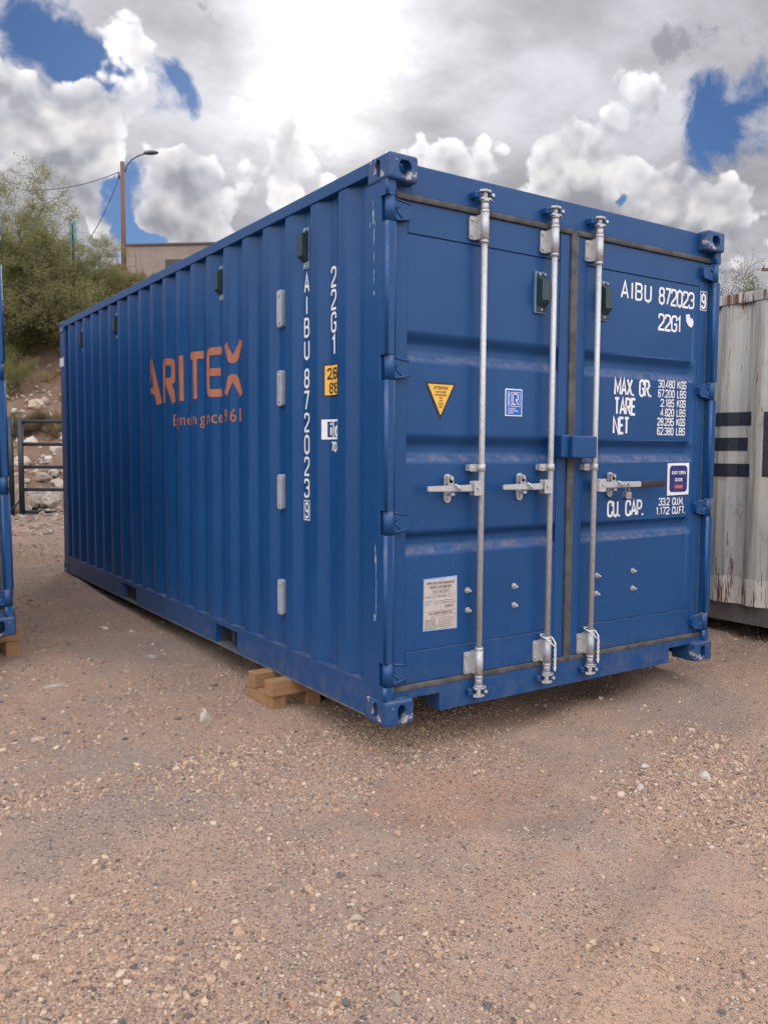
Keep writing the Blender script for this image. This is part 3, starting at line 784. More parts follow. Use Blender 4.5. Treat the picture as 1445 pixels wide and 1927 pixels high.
            bmesh.ops.bevel(bm, geom=bm.edges[:], offset=.003, segments=2, affect='EDGES')
            obj('handle', bm, 'galvanised', D)
            if k: 
                bm = B(xe, x + L, -.007, .016, zc_ - .0185, zc_ + .0185, .006, 3)
                for f in bm.faces: f.smooth = True
                obj('handle_grip', bm, 'black_rubber', D)
            xc = x + s * (.178 if k == 0 else .172)
            bm = bmesh.new(); prism(bm, rrect(xc - .019, xc + .019, zc_ - .070, zc_ + .068, .018), 'y', .050, .0615)
            prism(bm, rrect(xc - .016, xc + .016, zc_ - .002, zc_ + .060, .015), 'y', .026, .034)
            box(bm, xc - .012, xc + .012, .010, .051, zc_ - .036, zc_ - .019, .003)
            box(bm, xc - .014, xc + .014, .026, .051, zc_ + .022, zc_ + .058, .003)
            tube(bm, [(xc + .004, .024, zc_ + .012), (xc + .006, -.008, zc_ + .016), (xc + .014, -.018, zc_ + .006), (xc + .020, -.016, zc_ - .010)], .007, 8)
            obj('handle_catch', bm, 'galvanised', D)
            bolt(xc, .026, zc_ + .046, .0095, .006, D, False); bolt(xc, .050, zc_ - .052, .0095, .006, D, False)
    # vents, lock box
    for x0, x1, D, z0, z1 in ((.940, 1.015, doors[0], 1.984, 2.192), (1.410, 1.482, doors[1], 1.990, 2.200)):
        v = obj('vent_cover', B(x0, x1, .052, .0655, z0, z1, .002), 'vent_edge', D)
        obj('vent_cover', B(x0 + .006, x1 - .003, .049, .0525, z0 + .006, z1 - .006, .001), 'vent_green', D)
        bm = prism(bmesh.new(), [(.050, z0 + .03), (.050, z1 - .025), (.014, z1 - .048), (.014, z0 + .062)], 'x', x0 + .012, x1 - .004)
        obj('vent_cover', bm, 'vent_green', D)
        for xx, zz in ((x0 + .022, z1 - .014), (x1 - .016, z1 - .014), ((x0 + x1) / 2, z0 + .016)): bolt(xx, .049, zz, .006, .006, D, False)
    obj('lock_box', B(1.100, 1.168, .0, .0615, 1.246, 1.364, .006), 'blue_paint', doors[0])
    bm = B(1.150, 1.333, -.030, -.001, 1.244, 1.360, .008, 3); box(bm, 1.262, 1.331, -.0015, .0615, 1.246, 1.358, .004)
    obj('lock_box', bm, 'blue_paint', doors[1])
    for x, z, D in ((.528, .588, 0), (.530, .488, 0), (.838, .583, 0), (.840, .484, 0), (1.458, .590, 1), (1.455, .489, 1), (1.757, .595, 1), (1.760, .493, 1)):
        bolt(x, YD + .004, z, .0115, .018, doors[D])
    # side vents and tie plates in the folds of the near side
    for k in (2, 6, 14, 18):
        yc = E0 + PIT * k - .175
        v = obj('side_vent', B(XI - .006, XI + .001, yc - .032, yc + .032, 2.225, 2.440, .002), 'vent_edge', C)
        bm = prism(bmesh.new(), [(yc - .028, 2.262), (yc + .028, 2.262), (yc + .028, 2.42), (yc - .028, 2.42)], 'x', .004, XI - .005)
        for vv in bm.verts:
            if vv.co.x < .02: vv.co.z += .028 if vv.co.z < 2.3 else -.02
        obj('vent_box', bm, 'vent_green', v)
        for zz in (2.24, 2.43): obj('bolt', cyl(bmesh.new(), (XI - .006, yc, zz), (XI - .014, yc, zz), .007, seg=8), 'bolt_steel', v)
    yc = E0 + PIT * 3 - .175
    for za, zb in ((1.957, 2.160), (1.523, 1.720), (.946, 1.143), (.347, .548)):
        bm = prism(bmesh.new(), rrect(yc - .034, yc + .030, za, zb, .016), 'x', XI - .024, XI - .0005)
        bmesh.ops.bevel(bm, geom=[e for e in bm.edges if abs(e.verts[0].co.x - e.verts[1].co.x) < 1e-4], offset=.003, segments=2, affect='EDGES')
        p = obj('tie_plate', bm, 'plate_grey', C)
        for zz in (za + .028, zb - .028): obj('bolt', cyl(bmesh.new(), (XI - .024, yc - .002, zz), (XI - .029, yc - .002, zz), .0085, seg=8), 'bolt_steel', p)
    return C, doors

main, doors = make_blue()

def copy_tree(o, parent=None):
    c = o.copy(); COL.objects.link(c); c.parent = parent
    for ch in o.children: copy_tree(ch, c)
    return c
left = copy_tree(main)
tag(main, 'large blue shipping container with orange lettering, in the middle of the yard', 'shipping container')
tag(left, 'blue shipping container cut off by the left edge, propped on timber', 'shipping container')
left.location = (-1.115 - CW * math.cos(math.radians(.5)), 2.50, .075); left.rotation_euler = (0, math.radians(-.7), 0)

# lettering and decals of the middle container -------------------------------------------------
def door_text(D, txt, x, z, h, **k): return obj('lettering', on_door(stroke_text(txt, h, x0=x, z0=z, **k), YD + .0022), 'white_paint', D)
DL, DR = doors
door_text(DR, 'AIBU', 1.596, 2.128, .100, th=.13, gap=.26, width=.262)
door_text(DR, '872023', 1.920, 2.128, .100, th=.13, gap=.13, width=.326)
def stile_text(): 
    o = obj('lettering', on_door(stroke_text('9', .092, th=.15, x0=2.309, z0=2.140, width=.042), YD - .0016), 'white_paint', DR)
    bm = bmesh.new()
    for a in ((2.298, 2.303, 2.131, 2.244), (2.358, 2.3615, 2.131, 2.244), (2.303, 2.358, 2.131, 2.135), (2.303, 2.358, 2.240, 2.244)): flat(bm, [(a[0], a[2]), (a[1], a[2]), (a[1], a[3]), (a[0], a[3])], YD - .0016)
    obj('check_digit_frame', bm, 'white_paint', DR)
stile_text()
door_text(DR, '22G1', 1.922, 1.980, .098, th=.135, gap=.14, width=.205)
door_text(DR, 'MAX.', 1.564, 1.592, .100, th=.145, gap=.15, width=.165)
door_text(DR, 'GR.', 1.772, 1.592, .100, th=.145, gap=.15, width=.105)
door_text(DR, 'TARE', 1.566, 1.484, .100, th=.145, gap=.14, width=.180)
door_text(DR, 'NET', 1.560, 1.376, .100, th=.145, gap=.14, width=.134)
for i, (a, b_) in enumerate((('30.480', 'KGS'), ('67.200', 'LBS'), ('2.185', 'KGS'), ('4.820', 'LBS'), ('28.295', 'KGS'), ('62.380', 'LBS'))):
    z = 1.652 - .0548 * i
    door_text(DR, a, 2.088, z, .047, th=.145, gap=.18, width=.150 * (1 if len(a) == 6 else .83), align='r')
    door_text(DR, b_, 2.112, z, .047, th=.145, gap=.18, width=.082)
door_text(DR, 'CU.', 1.530, .912, .094, th=.145, gap=.14, width=.105)
door_text(DR, 'CAP.', 1.680, .912, .094, th=.145, gap=.14, width=.158)
door_text(DR, '33.2', 2.072, .964, .046, th=.145, gap=.18, width=.100, align='r')
door_text(DR, 'CU.M.', 2.096, .964, .046, th=.145, gap=.16, width=.104)
door_text(DR, '1.172', 2.072, .910, .046, th=.145, gap=.18, width=.122, align='r')
door_text(DR, 'CU.FT.', 2.096, .910, .046, th=.145, gap=.16, width=.124)
YP = YD + .004
def sheet(D, name, poly, y, mat, label=None):
    bm = prism(bmesh.new(), poly, 'y', y - .0009, y + .0004); o = obj(name, bm, mat, D)
    if label: o['label'] = label
    return o
# torn white sticker
sheet(DR, 'torn_sticker', [(2.170, 2.092), (2.205, 2.098), (2.210, 2.080), (2.224, 2.070), (2.232, 2.076), (2.243, 2.056), (2.240, 2.035), (2.222, 2.020), (2.196, 2.030), (2.176, 2.055)], YP - .002, 'white_paint')
# easy open door sticker
sheet(DR, 'sticker', [(2.046, 1.022), (2.246, 1.026), (2.245, 1.216), (2.044, 1.213)], YP - .0015, 'white_paint')
sheet(DR, 'sticker', rrect(2.064, 2.228, 1.042, 1.200, .024), YP - .003, 'navy_print')
bm = merge(font_text('EASY OPEN', .020, .02, .128, x0=2.146, z0=1.148), font_text('DOOR', .020, .02, .070, x0=2.146, z0=1.106))
obj('lettering', on_door(bm, YP - .0055), 'white_paint', DR)
bm = bmesh.new()
for a in ((2.104, 2.188, 1.084, 1.087), (2.104, 2.188, 1.060, 1.063), (2.104, 2.107, 1.0632, 1.0838), (2.185, 2.188, 1.0632, 1.0838)): flat(bm, [(a[0], a[2]), (a[1], a[2]), (a[1], a[3]), (a[0], a[3])], YP - .0055)
obj('lettering', bm, 'red_print', DR)
sheet(DR, 'sticker', [(2.108, 1.0645), (2.184, 1.0645), (2.184, 1.0825), (2.108, 1.0825)], YP - .0045, 'red_print')
obj('lettering', on_door(font_text('PREMIER', .0120, .02, .066, x0=2.146, z0=1.0675), YP - .0062), 'pink_print', DR)
# yellow warning triangle
sheet(DL, 'warning_triangle', [(.254, 1.601), (.440, 1.601), (.347, 1.424)], YP - .0015, 'black_print')
sheet(DL, 'warning_triangle', [(.2705, 1.591), (.4235, 1.591), (.347, 1.446)], YP - .003, 'yellow_print')
bm = None
for txt, z, h, w in (('ATTENTION', 1.568, .0155, .082), ('THIS CONTAINER', 1.552, .0085, .064), ('MUST BE REPAIRED', 1.538, .0085, .070), ('ONLY', 1.524, .0085, .020), ('WITH', 1.510, .0085, .020), ('CORTEN', 1.496, .0085, .030), ('STEEL', 1.482, .0085, .022)):
    t_ = font_text(txt, h, .012, w, x0=.347, z0=z); bm = t_ if bm is None else merge(bm, t_)
obj('lettering', on_door(bm, YP - .0055), 'black_print', DL)
# blue certificate sticker
sheet(DL, 'certificate_sticker', [(.757, 1.455), (.872, 1.455), (.872, 1.592), (.757, 1.592)], YP - .0015, 'white_paint')
sheet(DL, 'certificate_sticker', [(.763, 1.461), (.866, 1.461), (.866, 1.586), (.763, 1.586)], YP - .003, 'blue_print')
bm = font_text('CERTIFIED', .0125, .02, .074, 'LEFT', .7835, 1.504, math.pi / 2)
for txt, z, w in (('CONTAINER', 1.489, .054), ('CERTIFICATION', 1.478, .070), ('SCHEME', 1.467, .038)): merge(bm, font_text(txt, .0075, .02, w, 'LEFT', .772, z))
ribs = bmesh.new()
ribbon(ribs, [Vector((.793, 1.504)), Vector((.853, 1.504)), Vector((.853, 1.574)), Vector((.793, 1.574))], True, .0025, 0)
ribbon(ribs, [Vector((.805, 1.567)), Vector((.805, 1.514)), Vector((.826, 1.514))], False, .0060, .0003)
ribbon(ribs, fillet([(.812, 1.567), (.840, 1.567, .02), (.840, 1.537, .02), (.823, 1.537)], False), False, .0055, .0006)
ribbon(ribs, [Vector((.826, 1.537)), Vector((.843, 1.512))], False, .0055, .0009)
obj('lettering', on_door(merge(bm, ribs), YP - .0055), 'white_paint', DL)
# safety approval plate
plate = sheet(DL, 'approval_plate', [(.255, .412), (.463, .406), (.460, .668), (.256, .664)], YP - .002, 'plate_edge')
sheet(DL, 'approval_plate', [(.2585, .418), (.4575, .412), (.4565, .6605), (.2605, .6565)], YP - .004, 'plate_metal')
bm = font_text('APPROVED FOR TRANSPORT', .0135, .02, .172, x0=.358, z0=.634)
merge(bm, font_text('UNDER CUSTOMS SEAL', .0135, .02, .140, x0=.358, z0=.615)); merge(bm, font_text('CSC SAFETY APPROVAL', .0125, .018, .146, x0=.358, z0=.487))
rnd = random.Random(4)
def rule(a, b_, c, d_): 
    merge(bm, flat2(a, b_, c, d_))
def flat2(a, b_, c, d_):
    q_ = bmesh.new(); q_.faces.new([q_.verts.new((u, v, 0)) for u, v in ((a, c), (b_, c), (b_, d_), (a, d_))]); return q_
def frame2(a, b_, c, d_, t=.0013):
    for r in ((a, b_, c, c + t), (a, b_, d_ - t, d_), (a, a + t, c + t, d_ - t), (b_ - t, b_, c + t, d_ - t)): rule(*r)
frame2(.306, .412, .590, .608); merge(bm, font_text('GB/C 1198 JZ 0213', .009, .01, .09, x0=.359, z0=.5945))
frame2(.286, .330, .570, .582); frame2(.402, .446, .570, .583)
for a in ((.262, .4555, .553, .5545), (.262, .4555, .503, .5045), (.358, .3595, .505, .553)): rule(*a)
for txt, x, z, w in (('TYPE', .272, .573, .020), ('MANUFACTURER', .366, .577, .050), ('NO OF THE CONTAINER', .366, .569, .054), ('NOTES', .276, .540, .024), ('TIMBER COMPONENT TREATMENT', .408, .540, .084), ('IM/BASILEUM', .408, .522, .040)): merge(bm, font_text(txt, .006, .01, w, x0=x, z0=z))
frame2(.380, .436, .518, .531); frame2(.300, .410, .470, .481); frame2(.318, .345, .538, .548)
for i, (txt, w) in enumerate((('DATE MANUFACTURED', .062), ('IDENTIFICATION NO', .064), ('MAX GROSS MASS', .060), ('ALLOWABLE STACKING', .076), ('TRANSVERSE RACKING', .076))):
    merge(bm, font_text(txt, .0062, .012, w, 'LEFT', .264, .459 - .0098 * i))
for i in range(5): frame2(.346, .410, .417 + .0098 * i, .4255 + .0098 * i, .001)
frame2(.416, .452, .424, .482, .001)
for i in range(4): rule(.419, .419 + rnd.uniform(.015, .03), .430 + i * .012, .4325 + i * .012)
obj('lettering', on_door(bm, YP - .0062), 'plate_ink', DL)
for x in (.298, .392): obj('rivet', cyl(bmesh.new(), (x, YP - .004, .5585), (x, YP - .009, .5585), .0075, .004, seg=12), 'plate_edge', DL)

# side marks on the folds
def side_letters(txt, yc, zs, h, w):
    for ch, z in zip(txt, zs):
        bm = stroke_text(ch, h, th=.13, width=None, wscale=1.0)
        us = [v.co.x for v in bm.verts]; uc = (max(us) + min(us)) / 2; sc = 1.0 if ch in '1I' else w / (max(us) - min(us))
        for v in bm.verts: v.co.x = (v.co.x - uc) * sc; v.co.y += z
        obj('lettering', on_side(bm, yc), 'white_paint', main)
z0 = 2.099; st = .1155
zA = [2.104 - .1165 * i for i in range(4)] + [1.605 - .1165 * i for i in range(6)]
side_letters('AIBU872023', E0 + PIT * 2 - .178, zA, .104, .058)
side_letters('9', E0 + PIT * 2 - .178, [.912], .088, .042)
bm = bmesh.new(); yc = E0 + PIT * 2 - .178
def frame_uv(bm, a, b_, c, d_, t):
    for u0, u1, v0, v1 in ((a, b_, c, c + t), (a, b_, d_ - t, d_), (a, a + t, c + t, d_ - t), (b_ - t, b_, c + t, d_ - t)):
        bm.faces.new([bm.verts.new((u, v, 0)) for u, v in ((u0, v0), (u1, v0), (u1, v1), (u0, v1))])
frame_uv(bm, -.033, .033, .902, 1.010, .005); obj('check_digit_frame', on_side(bm, yc), 'white_paint', main)
yc = E0 + PIT * 1 - .178
side_letters('22G1', yc, [2.089, 1.977, 1.865, 1.753], .104, .052)
def rect_uv(a, b_, c, d_):
    bm = bmesh.new(); bm.faces.new([bm.verts.new((u, v, 0)) for u, v in ((a, c), (b_, c), (b_, d_), (a, d_))]); return bm
obj('height_sign', on_side(rect_uv(-.070, .090, 1.548, 1.712), yc), 'black_print', main)
obj('height_sign', on_side(rect_uv(-.063, .083, 1.556, 1.704), yc, lift=.0032), 'yellow_print', main)
bm = merge(stroke_text('2,6m', .058, th=.15, gap=.14, width=.130, x0=-.050, z0=1.634), stroke_text("8'6\"", .056, th=.15, gap=.14, width=.112, x0=-.040, z0=1.562))
obj('lettering', on_side(bm, yc, lift=.0042), 'black_print', main)
bm = bmesh.new()
frame_uv(bm, -.082, .082, 1.332, 1.433, .011); merge(bm, rect_uv(-.071, -.050, 1.343, 1.422)); merge(bm, rect_uv(-.006, .004, 1.343, 1.422))
merge(bm, stroke_text('i', .080, th=.2, width=.016, x0=-.032, z0=1.345)); merge(bm, stroke_text('c', .082, th=.2, width=.052, x0=.012, z0=1.343))
obj('lettering', on_side(bm, yc), 'white_paint', main)
obj('lettering', on_side(stroke_text('70', .050, th=.16, width=.054, x0=-.022, z0=1.270), yc), 'white_paint', main)
# big orange name, painted across the folds
LOGO = [  # (y of the glyph's left side, width, strokes in unit box)
 (3.318, .225, [[(.10, 0), (.46, 1, .10), (.54, 1, .10), (.90, 0)], [(.16, .33), (.80, .33)]]),
 (2.958, .160, [[(.16, 0), (.16, .935, .1), (.86, .935, .25), (.86, .49, .25), (.18, .49)], [(.52, .49), (.90, 0)]]),
 (2.634, .058, [[(.5, 0), (.5, 1)]]),
 (2.412, .156, [[(0, .925), (1, .925)], [(.47, .93), (.47, 0)]]),
 (2.120, .166, [[(1, .925), (.14, .925, .2), (.14, .075, .2), (1, .075)], [(.14, .5), (.90, .5)]]),
 (1.834, .178, [[(.14, 1), (.50, .58, .40), (.96, 1.03)], [(.14, 0), (.50, .42, .40), (.96, -.03)]]),
]
for y0, w, strokes in LOGO:
    bm = bmesh.new()
    for i, st_ in enumerate(strokes):
        pts = [(p[0] * w, p[1] * .315, *[q_ * .2 for q_ in p[2:]]) for p in st_]
        ribbon(bm, fillet(pts, False), False, .050, i * .0004)
    for v in bm.verts: v.co.y += 1.622
    o = obj('lettering', on_side(bm, y0, lift=.0024), 'orange_paint', main)
bm = bmesh.new()
for ch, yc_, w_ in (('E', 2.812, .040), ('n', 2.738, .042), ('g', 2.668, .044), ('i', 2.634, .011), ('n', 2.590, .042), ('e', 2.532, .044), ('e', 2.474, .044), ('r', 2.433, .026), ('i', 2.398, .011), ('n', 2.345, .050), ('g', 2.272, .046),
                    ('s', 2.195, .038), ('i', 2.160, .011), ('n', 2.098, .044), ('c', 2.030, .044), ('e', 1.975, .044), ('1', 1.895, .026), ('9', 1.815, .044), ('6', 1.742, .046), ('1', 1.680, .026)):
    t_ = font_text(ch, .086, .006, w_, 'CENTER', 0, 1.452)
    us = [v.co.x for v in t_.verts]; uc = (max(us) + min(us)) / 2
    for v in t_.verts: v.co.x += 2.835 - yc_ - uc
    merge(bm, t_)
bmesh.ops.triangulate(bm, faces=bm.faces[:])
obj('lettering', on_side(bm, 2.835, lift=.0024), 'orange_paint', main)
# scuffs down the corner post and a scrap of paper on the far post
bm = bmesh.new(); rnd = random.Random(7)
def chip(bm, yc, zc_, ry, rz, x=.0032, n=9):
    bm.faces.new([bm.verts.new((x, yc + ry * math.cos(t) * rnd.uniform(.5, 1.2), zc_ + rz * math.sin(t) * rnd.uniform(.6, 1.2))) for t in [2 * math.pi * i / n for i in range(n)]])
for y_, z_, a, b_ in ((.128, 2.335, .009, .045), (.122, 2.24, .004, .06), (.121, 2.15, .003, .035), (.122, 2.085, .005, .016), (.121, 2.05, .003, .022), (.12, 1.99, .005, .012), (.135, 2.39, .003, .02), (.155, 2.30, .003, .02), (.115, 2.30, .003, .018), (.1, .80, .004, .05), (.092, .74, .003, .06), (.09, .60, .003, .10), (.1, .5, .012, .015)): chip(bm, y_, z_, a, b_)
obj('paint_scuff', bm, 'scuff', main)
obj('paper_scrap', B(-.003, .0035, CL - .16, CL - .02, 2.13, 2.22), 'white_paint', main)

# ------------------------------------------------------------------ padlock on the right handle
PL = empty('padlock', (1.602, -.012, 1.03)); tag(PL, 'small laminated steel padlock hanging on the right door handle', 'padlock')
bm = prism(bmesh.new(), rrect(-.022, .022, -.010, .026, .006), 'y', -.014, .014); obj('lock_body', bm, 'lock_steel', PL)
obj('lock_bumper', B(-.023, .023, -.015, .015, -.018, -.0102, .003), 'lock_blue', PL)
obj('shackle', tube(bmesh.new(), [(-.015, 0, .024), (-.015, 0, .062)] + [(-.015 * math.cos(t), 0, .062 + .015 * math.sin(t)) for t in [math.pi * i / 8 for i in range(1, 8)]] + [(.015, 0, .062), (.015, 0, .024)], .0038, 8), 'lock_steel', PL)
# cords tied round the lower rod brackets
for x, lab in ((1.033, 'white cord looped round the lower bracket of the middle lock rod'), (1.362, 'white cord looped round the lower bracket of the right lock rod')):
    T_ = empty('tied_cord', (x, .014, .16)); tag(T_, lab, 'cord', 'cords on the lock rods')
    pts = [(-.034, .012, .150), (-.028, -.022, .140), (-.006, -.034, .118), (.018, -.033, .098), (.030, -.030, .088)]
    bm = tube(bmesh.new(), pts, .0042, 8); tube(bm, [(.030, -.030, .088), (.036, -.024, .110), (.036, .0, .135), (.020, .028, .150), (-.02, .030, .153), (-.034, .012, .150)], .0042, 8)
    obj('loop', bm, 'rope_white', T_)
    bm = bmesh.new()
    for ph in (0, math.pi):
        tube(bm, [(.030 + .0038 * math.cos(i * .9 + ph), -.030 + .0038 * math.sin(i * .9 + ph), .092 - i * .0068) for i in range(20)], .0042, 7)
    obj('braid', bm, 'rope_white', T_)

# ------------------------------------------------------------------ terrain
def vn(x, y, seed):
    xi, yi = np.floor(x).astype(np.int64), np.floor(y).astype(np.int64); fx, fy = x - xi, y - yi
    fx = fx * fx * (3 - 2 * fx); fy = fy * fy * (3 - 2 * fy)
    def h(a, b_):
        n = (a * 374761393 + b_ * 668265263 + seed * 974711) & 0x7fffffff
        n = ((n ^ (n >> 13)) * 1274126177) & 0x7fffffff
        return ((n ^ (n >> 16)) & 0xffff) / 65535.0
    return (h(xi, yi) * (1 - fx) + h(xi + 1, yi) * fx) * (1 - fy) + (h(xi, yi + 1) * (1 - fx) + h(xi + 1, yi + 1) * fx) * fy - .5
def fbm(x, y, s, oct_=4, seed=0):
    r = 0; a = 1.0
    for i in range(oct_): r = r + a * vn(x * s, y * s, seed + i * 17); s *= 2.03; a *= .5
    return r
def sst(x, a, b_):
    t = np.clip((x - a) / (b_ - a), 0, 1); return t * t * (3 - 2 * t)
# hill frame: dep runs away from the yard up the slope, lat along its foot
AX, AY = (-2.125, -3.133), (.558, .830)
def hill_xy(lat, dep): return AX[0] + dep * AY[0] + lat * AY[1], AX[1] + dep * AY[1] - lat * AY[0]
def terrain(x, y):
    x = np.asarray(x, float); y = np.asarray(y, float)
    dep = (x - AX[0]) * AY[0] + (y - AX[1]) * AY[1]; lat = (x - AX[0]) * AY[1] - (y - AX[1]) * AY[0]
    z = -.185 + .030 * np.clip(y, -6, 8)
    t = np.clip((dep - 11.0) / 12.0, 0, 1)
    side = 1 - .30 * sst(lat, 1.0, 7.0)
    z = z + 5.6 * t ** 1.5 * side + .15 * np.clip(dep - 23, 0, 22)
    far = sst(dep, 11.5, 14)
    z = z + fbm(x, y, .9, 4, 3) * (.020 + .30 * far * (1 - .4 * t)) + fbm(x, y, 7, 3, 9) * (.010 + .05 * far)
    # scraped hollow with a ridge of pushed-up gravel before the door end
    u, v = (x - .10), (y + .36)
    a = u * .83 - v * .56; b_ = u * .56 + v * .83
    z = z - .026 * np.exp(-((a / .42) ** 4) - ((b_ / .30) ** 4))
    z = z + .022 * np.exp(-((a - .50) / .07) ** 2 - (b_ / .34) ** 4) + .014 * np.exp(-((b_ + .38) / .08) ** 2 - (a / .45) ** 4)
    # heap under the door sill, hollow beside it
    z = z + .085 * np.exp(-((x - 2.25) / .28) ** 2 - ((y - .55) / .35) ** 2) - .05 * np.exp(-((x - 1.75) / .22) ** 2 - ((y - .55) / .3) ** 2)
    # shallow wheel ruts crossing the yard
    for off, dp in ((-1.35, .026), (-2.75, .020), (-.1, .012)):
        q_ = y - off - .20 * (x + .5) - .10 * np.sin(x * 1.3); z = z - dp * np.exp(-(q_ / .13) ** 2) + dp * .6 * np.exp(-((np.abs(q_) - .22) / .07) ** 2)
    return z
def tz(x, y): return float(terrain(x, y))
def axis(lo, hi, step, far):
    a = list(np.arange(lo, hi + 1e-6, step)); s = step; v = hi
    while v < far: s *= 1.13; v += s; a.append(v)
    s = step; v = lo; pre = []
    while v > -far: s *= 1.13; v -= s; pre.append(v)
    return np.array(pre[::-1] + a)
gx = axis(-4.0, 5.5, .045, 700); gy = axis(-3.4, 8.0, .045, 700)
GX, GY = np.meshgrid(gx, gy); GZ = terrain(GX, GY)
nx, ny = len(gx), len(gy)
me = bpy.data.meshes.new('ground')
idx = np.arange(nx * ny).reshape(ny, nx)
quads = np.stack([idx[:-1, :-1], idx[:-1, 1:], idx[1:, 1:], idx[1:, :-1]], -1).reshape(-1, 4)
me.vertices.add(nx * ny); me.vertices.foreach_set('co', np.stack([GX, GY, GZ], -1).ravel().astype(np.float32))
me.loops.add(quads.size); me.loops.foreach_set('vertex_index', quads.ravel().astype(np.int32))
me.polygons.add(len(quads)); me.polygons.foreach_set('loop_start', np.arange(0, quads.size, 4, dtype=np.int32))
me.update(calc_edges=True); me.polygons.foreach_set('use_smooth', np.ones(len(quads), dtype=bool))
ground = obj('ground', me, 'ground_soil'); ground['kind'] = 'structure'

# ------------------------------------------------------------------ loose stones scattered as one mass
def scatter(name, pts, size, mat, label, cat, seed=1, flatten=.62):
    n = len(pts); rg = np.random.default_rng(seed)
    me = bpy.data.meshes.new(name); me.vertices.add(n); me.vertices.foreach_set('co', np.asarray(pts, np.float32).ravel())
    a = me.attributes.new('ssize', 'FLOAT_VECTOR', 'POINT')
    sc = size[:, None] * np.stack([rg.uniform(.75, 1.35, n), rg.uniform(.7, 1.1, n), rg.uniform(flatten * .7, flatten * 1.3, n)], -1)
    a.data.foreach_set('vector', sc.astype(np.float32).ravel())
    a = me.attributes.new('srot', 'FLOAT_VECTOR', 'POINT')
    a.data.foreach_set('vector', np.stack([rg.normal(0, .35, n), rg.normal(0, .35, n), rg.uniform(0, 6.28, n)], -1).astype(np.float32).ravel())
    o = bpy.data.objects.new(name, me); COL.objects.link(o)
    g = bpy.data.node_groups.new(name, 'GeometryNodeTree')
    g.interface.new_socket('Geometry', in_out='INPUT', socket_type='NodeSocketGeometry'); g.interface.new_socket('Geometry', in_out='OUTPUT', socket_type='NodeSocketGeometry')
    t = NT(g); gi = t.n('NodeGroupInput'); go = t.n('NodeGroupOutput')
    jn = t.n('GeometryNodeJoinGeometry')
    for k in range(5):
        ic = t.n('GeometryNodeMeshIcoSphere', {'Radius': .5, 'Subdivisions': 2})
        pos = t.n('GeometryNodeInputPosition').outputs[0]
        nz = t.v('SUBTRACT', t.noise(t.v('ADD', pos, (k * 3.1, k * 1.7, 0)), 2.6, 1, .5, out=1), (.5, .5, .5))
        sp = t.n('GeometryNodeSetPosition', {'Geometry': ic.outputs[0], 'Offset': t.v('SCALE', nz, .75)})
        sm = t.n('GeometryNodeSetMaterial', {'Geometry': sp.outputs[0], 'Material': MATS[mat]})
        gin = t.n('GeometryNodeGeometryToInstance', {0: sm.outputs[0]}); t.L.new(gin.outputs[0], jn.inputs[0])
    na = t.n('GeometryNodeInputNamedAttribute', {'Name': 'ssize'}, data_type='FLOAT_VECTOR'); nr = t.n('GeometryNodeInputNamedAttribute', {'Name': 'srot'}, data_type='FLOAT_VECTOR')
    e2 = t.n('FunctionNodeEulerToRotation', {0: nr.outputs[0]})
    ip = t.n('GeometryNodeInstanceOnPoints', {'Points': gi.outputs[0], 'Instance': jn.outputs[0], 'Pick Instance': True, 'Rotation': e2.outputs[0], 'Scale': na.outputs[0]})
    t.L.new(ip.outputs[0], go.inputs[0])
    md = o.modifiers.new('stones', 'NODES'); md.node_group = g
    me.materials.append(MATS[mat]); tag(o, label, cat, kind='stuff')
    return o
rg = np.random.default_rng(11)
def yard_points(n, x0, x1, y0, y1, keep):
    x = rg.uniform(x0, x1, n); y = rg.uniform(y0, y1, n)
    m = rg.uniform(0, 1, n) < keep(x, y); return x[m], y[m]
patch = lambda x, y: np.clip(.40 + 2.3 * fbm(x, y, .95, 4, 41), .04, 1) * np.where(np.exp(-(((x - .10) * .83 - (y + .36) * .56) / .38) ** 4 - (((x - .10) * .56 + (y + .36) * .83) / .27) ** 4) > .5, .12, 1)
xa, ya = yard_points(400000, -3.2, 3.0, -2.9, .6, patch)
sa = np.clip(rg.lognormal(math.log(.0064), .52, len(xa)), .0032, .032)
xb, yb = yard_points(140000, -4.0, 6.5, .3, 9.5, lambda x, y: np.clip(.5 + 1.2 * fbm(x, y, .8, 4, 41), .1, 1))
sb = np.clip(rg.lognormal(math.log(.0098), .5, len(xb)), .005, .045)
xc_, yc_ = yard_points(60000, .6, 6.5, -2.9, .6, patch); sc_ = np.clip(rg.lognormal(math.log(.0085), .5, len(xc_)), .004, .04)
X_, Y_, S_ = np.r_[xa, xb, xc_], np.r_[ya, yb, yc_], np.r_[sa, sb, sc_]
scatter('gravel', np.stack([X_, Y_, terrain(X_, Y_) + S_ * .04], -1), S_, 'pebble', 'brown and grey gravel strewn over the yard', 'gravel', 5)
# rubble at the foot of the hill
n = 9000; lat = rg.uniform(-9, 14, n); dep = np.where(rg.uniform(0, 1, n) < .55, 11.5 + rg.gamma(2.0, .8, n), rg.uniform(11.5, 19.5, n))
X_, Y_ = hill_xy(lat, dep); S_ = np.clip(rg.lognormal(math.log(.055), .55, n), .02, .07 + .08 * (dep > 12.5) + .12 * (dep > 13.2))
scatter('rubble', np.stack([X_, Y_, terrain(X_, Y_) + S_ * .1], -1), S_, 'rock', 'pale broken stones littering the foot of the hillside', 'rubble', 6, .7)

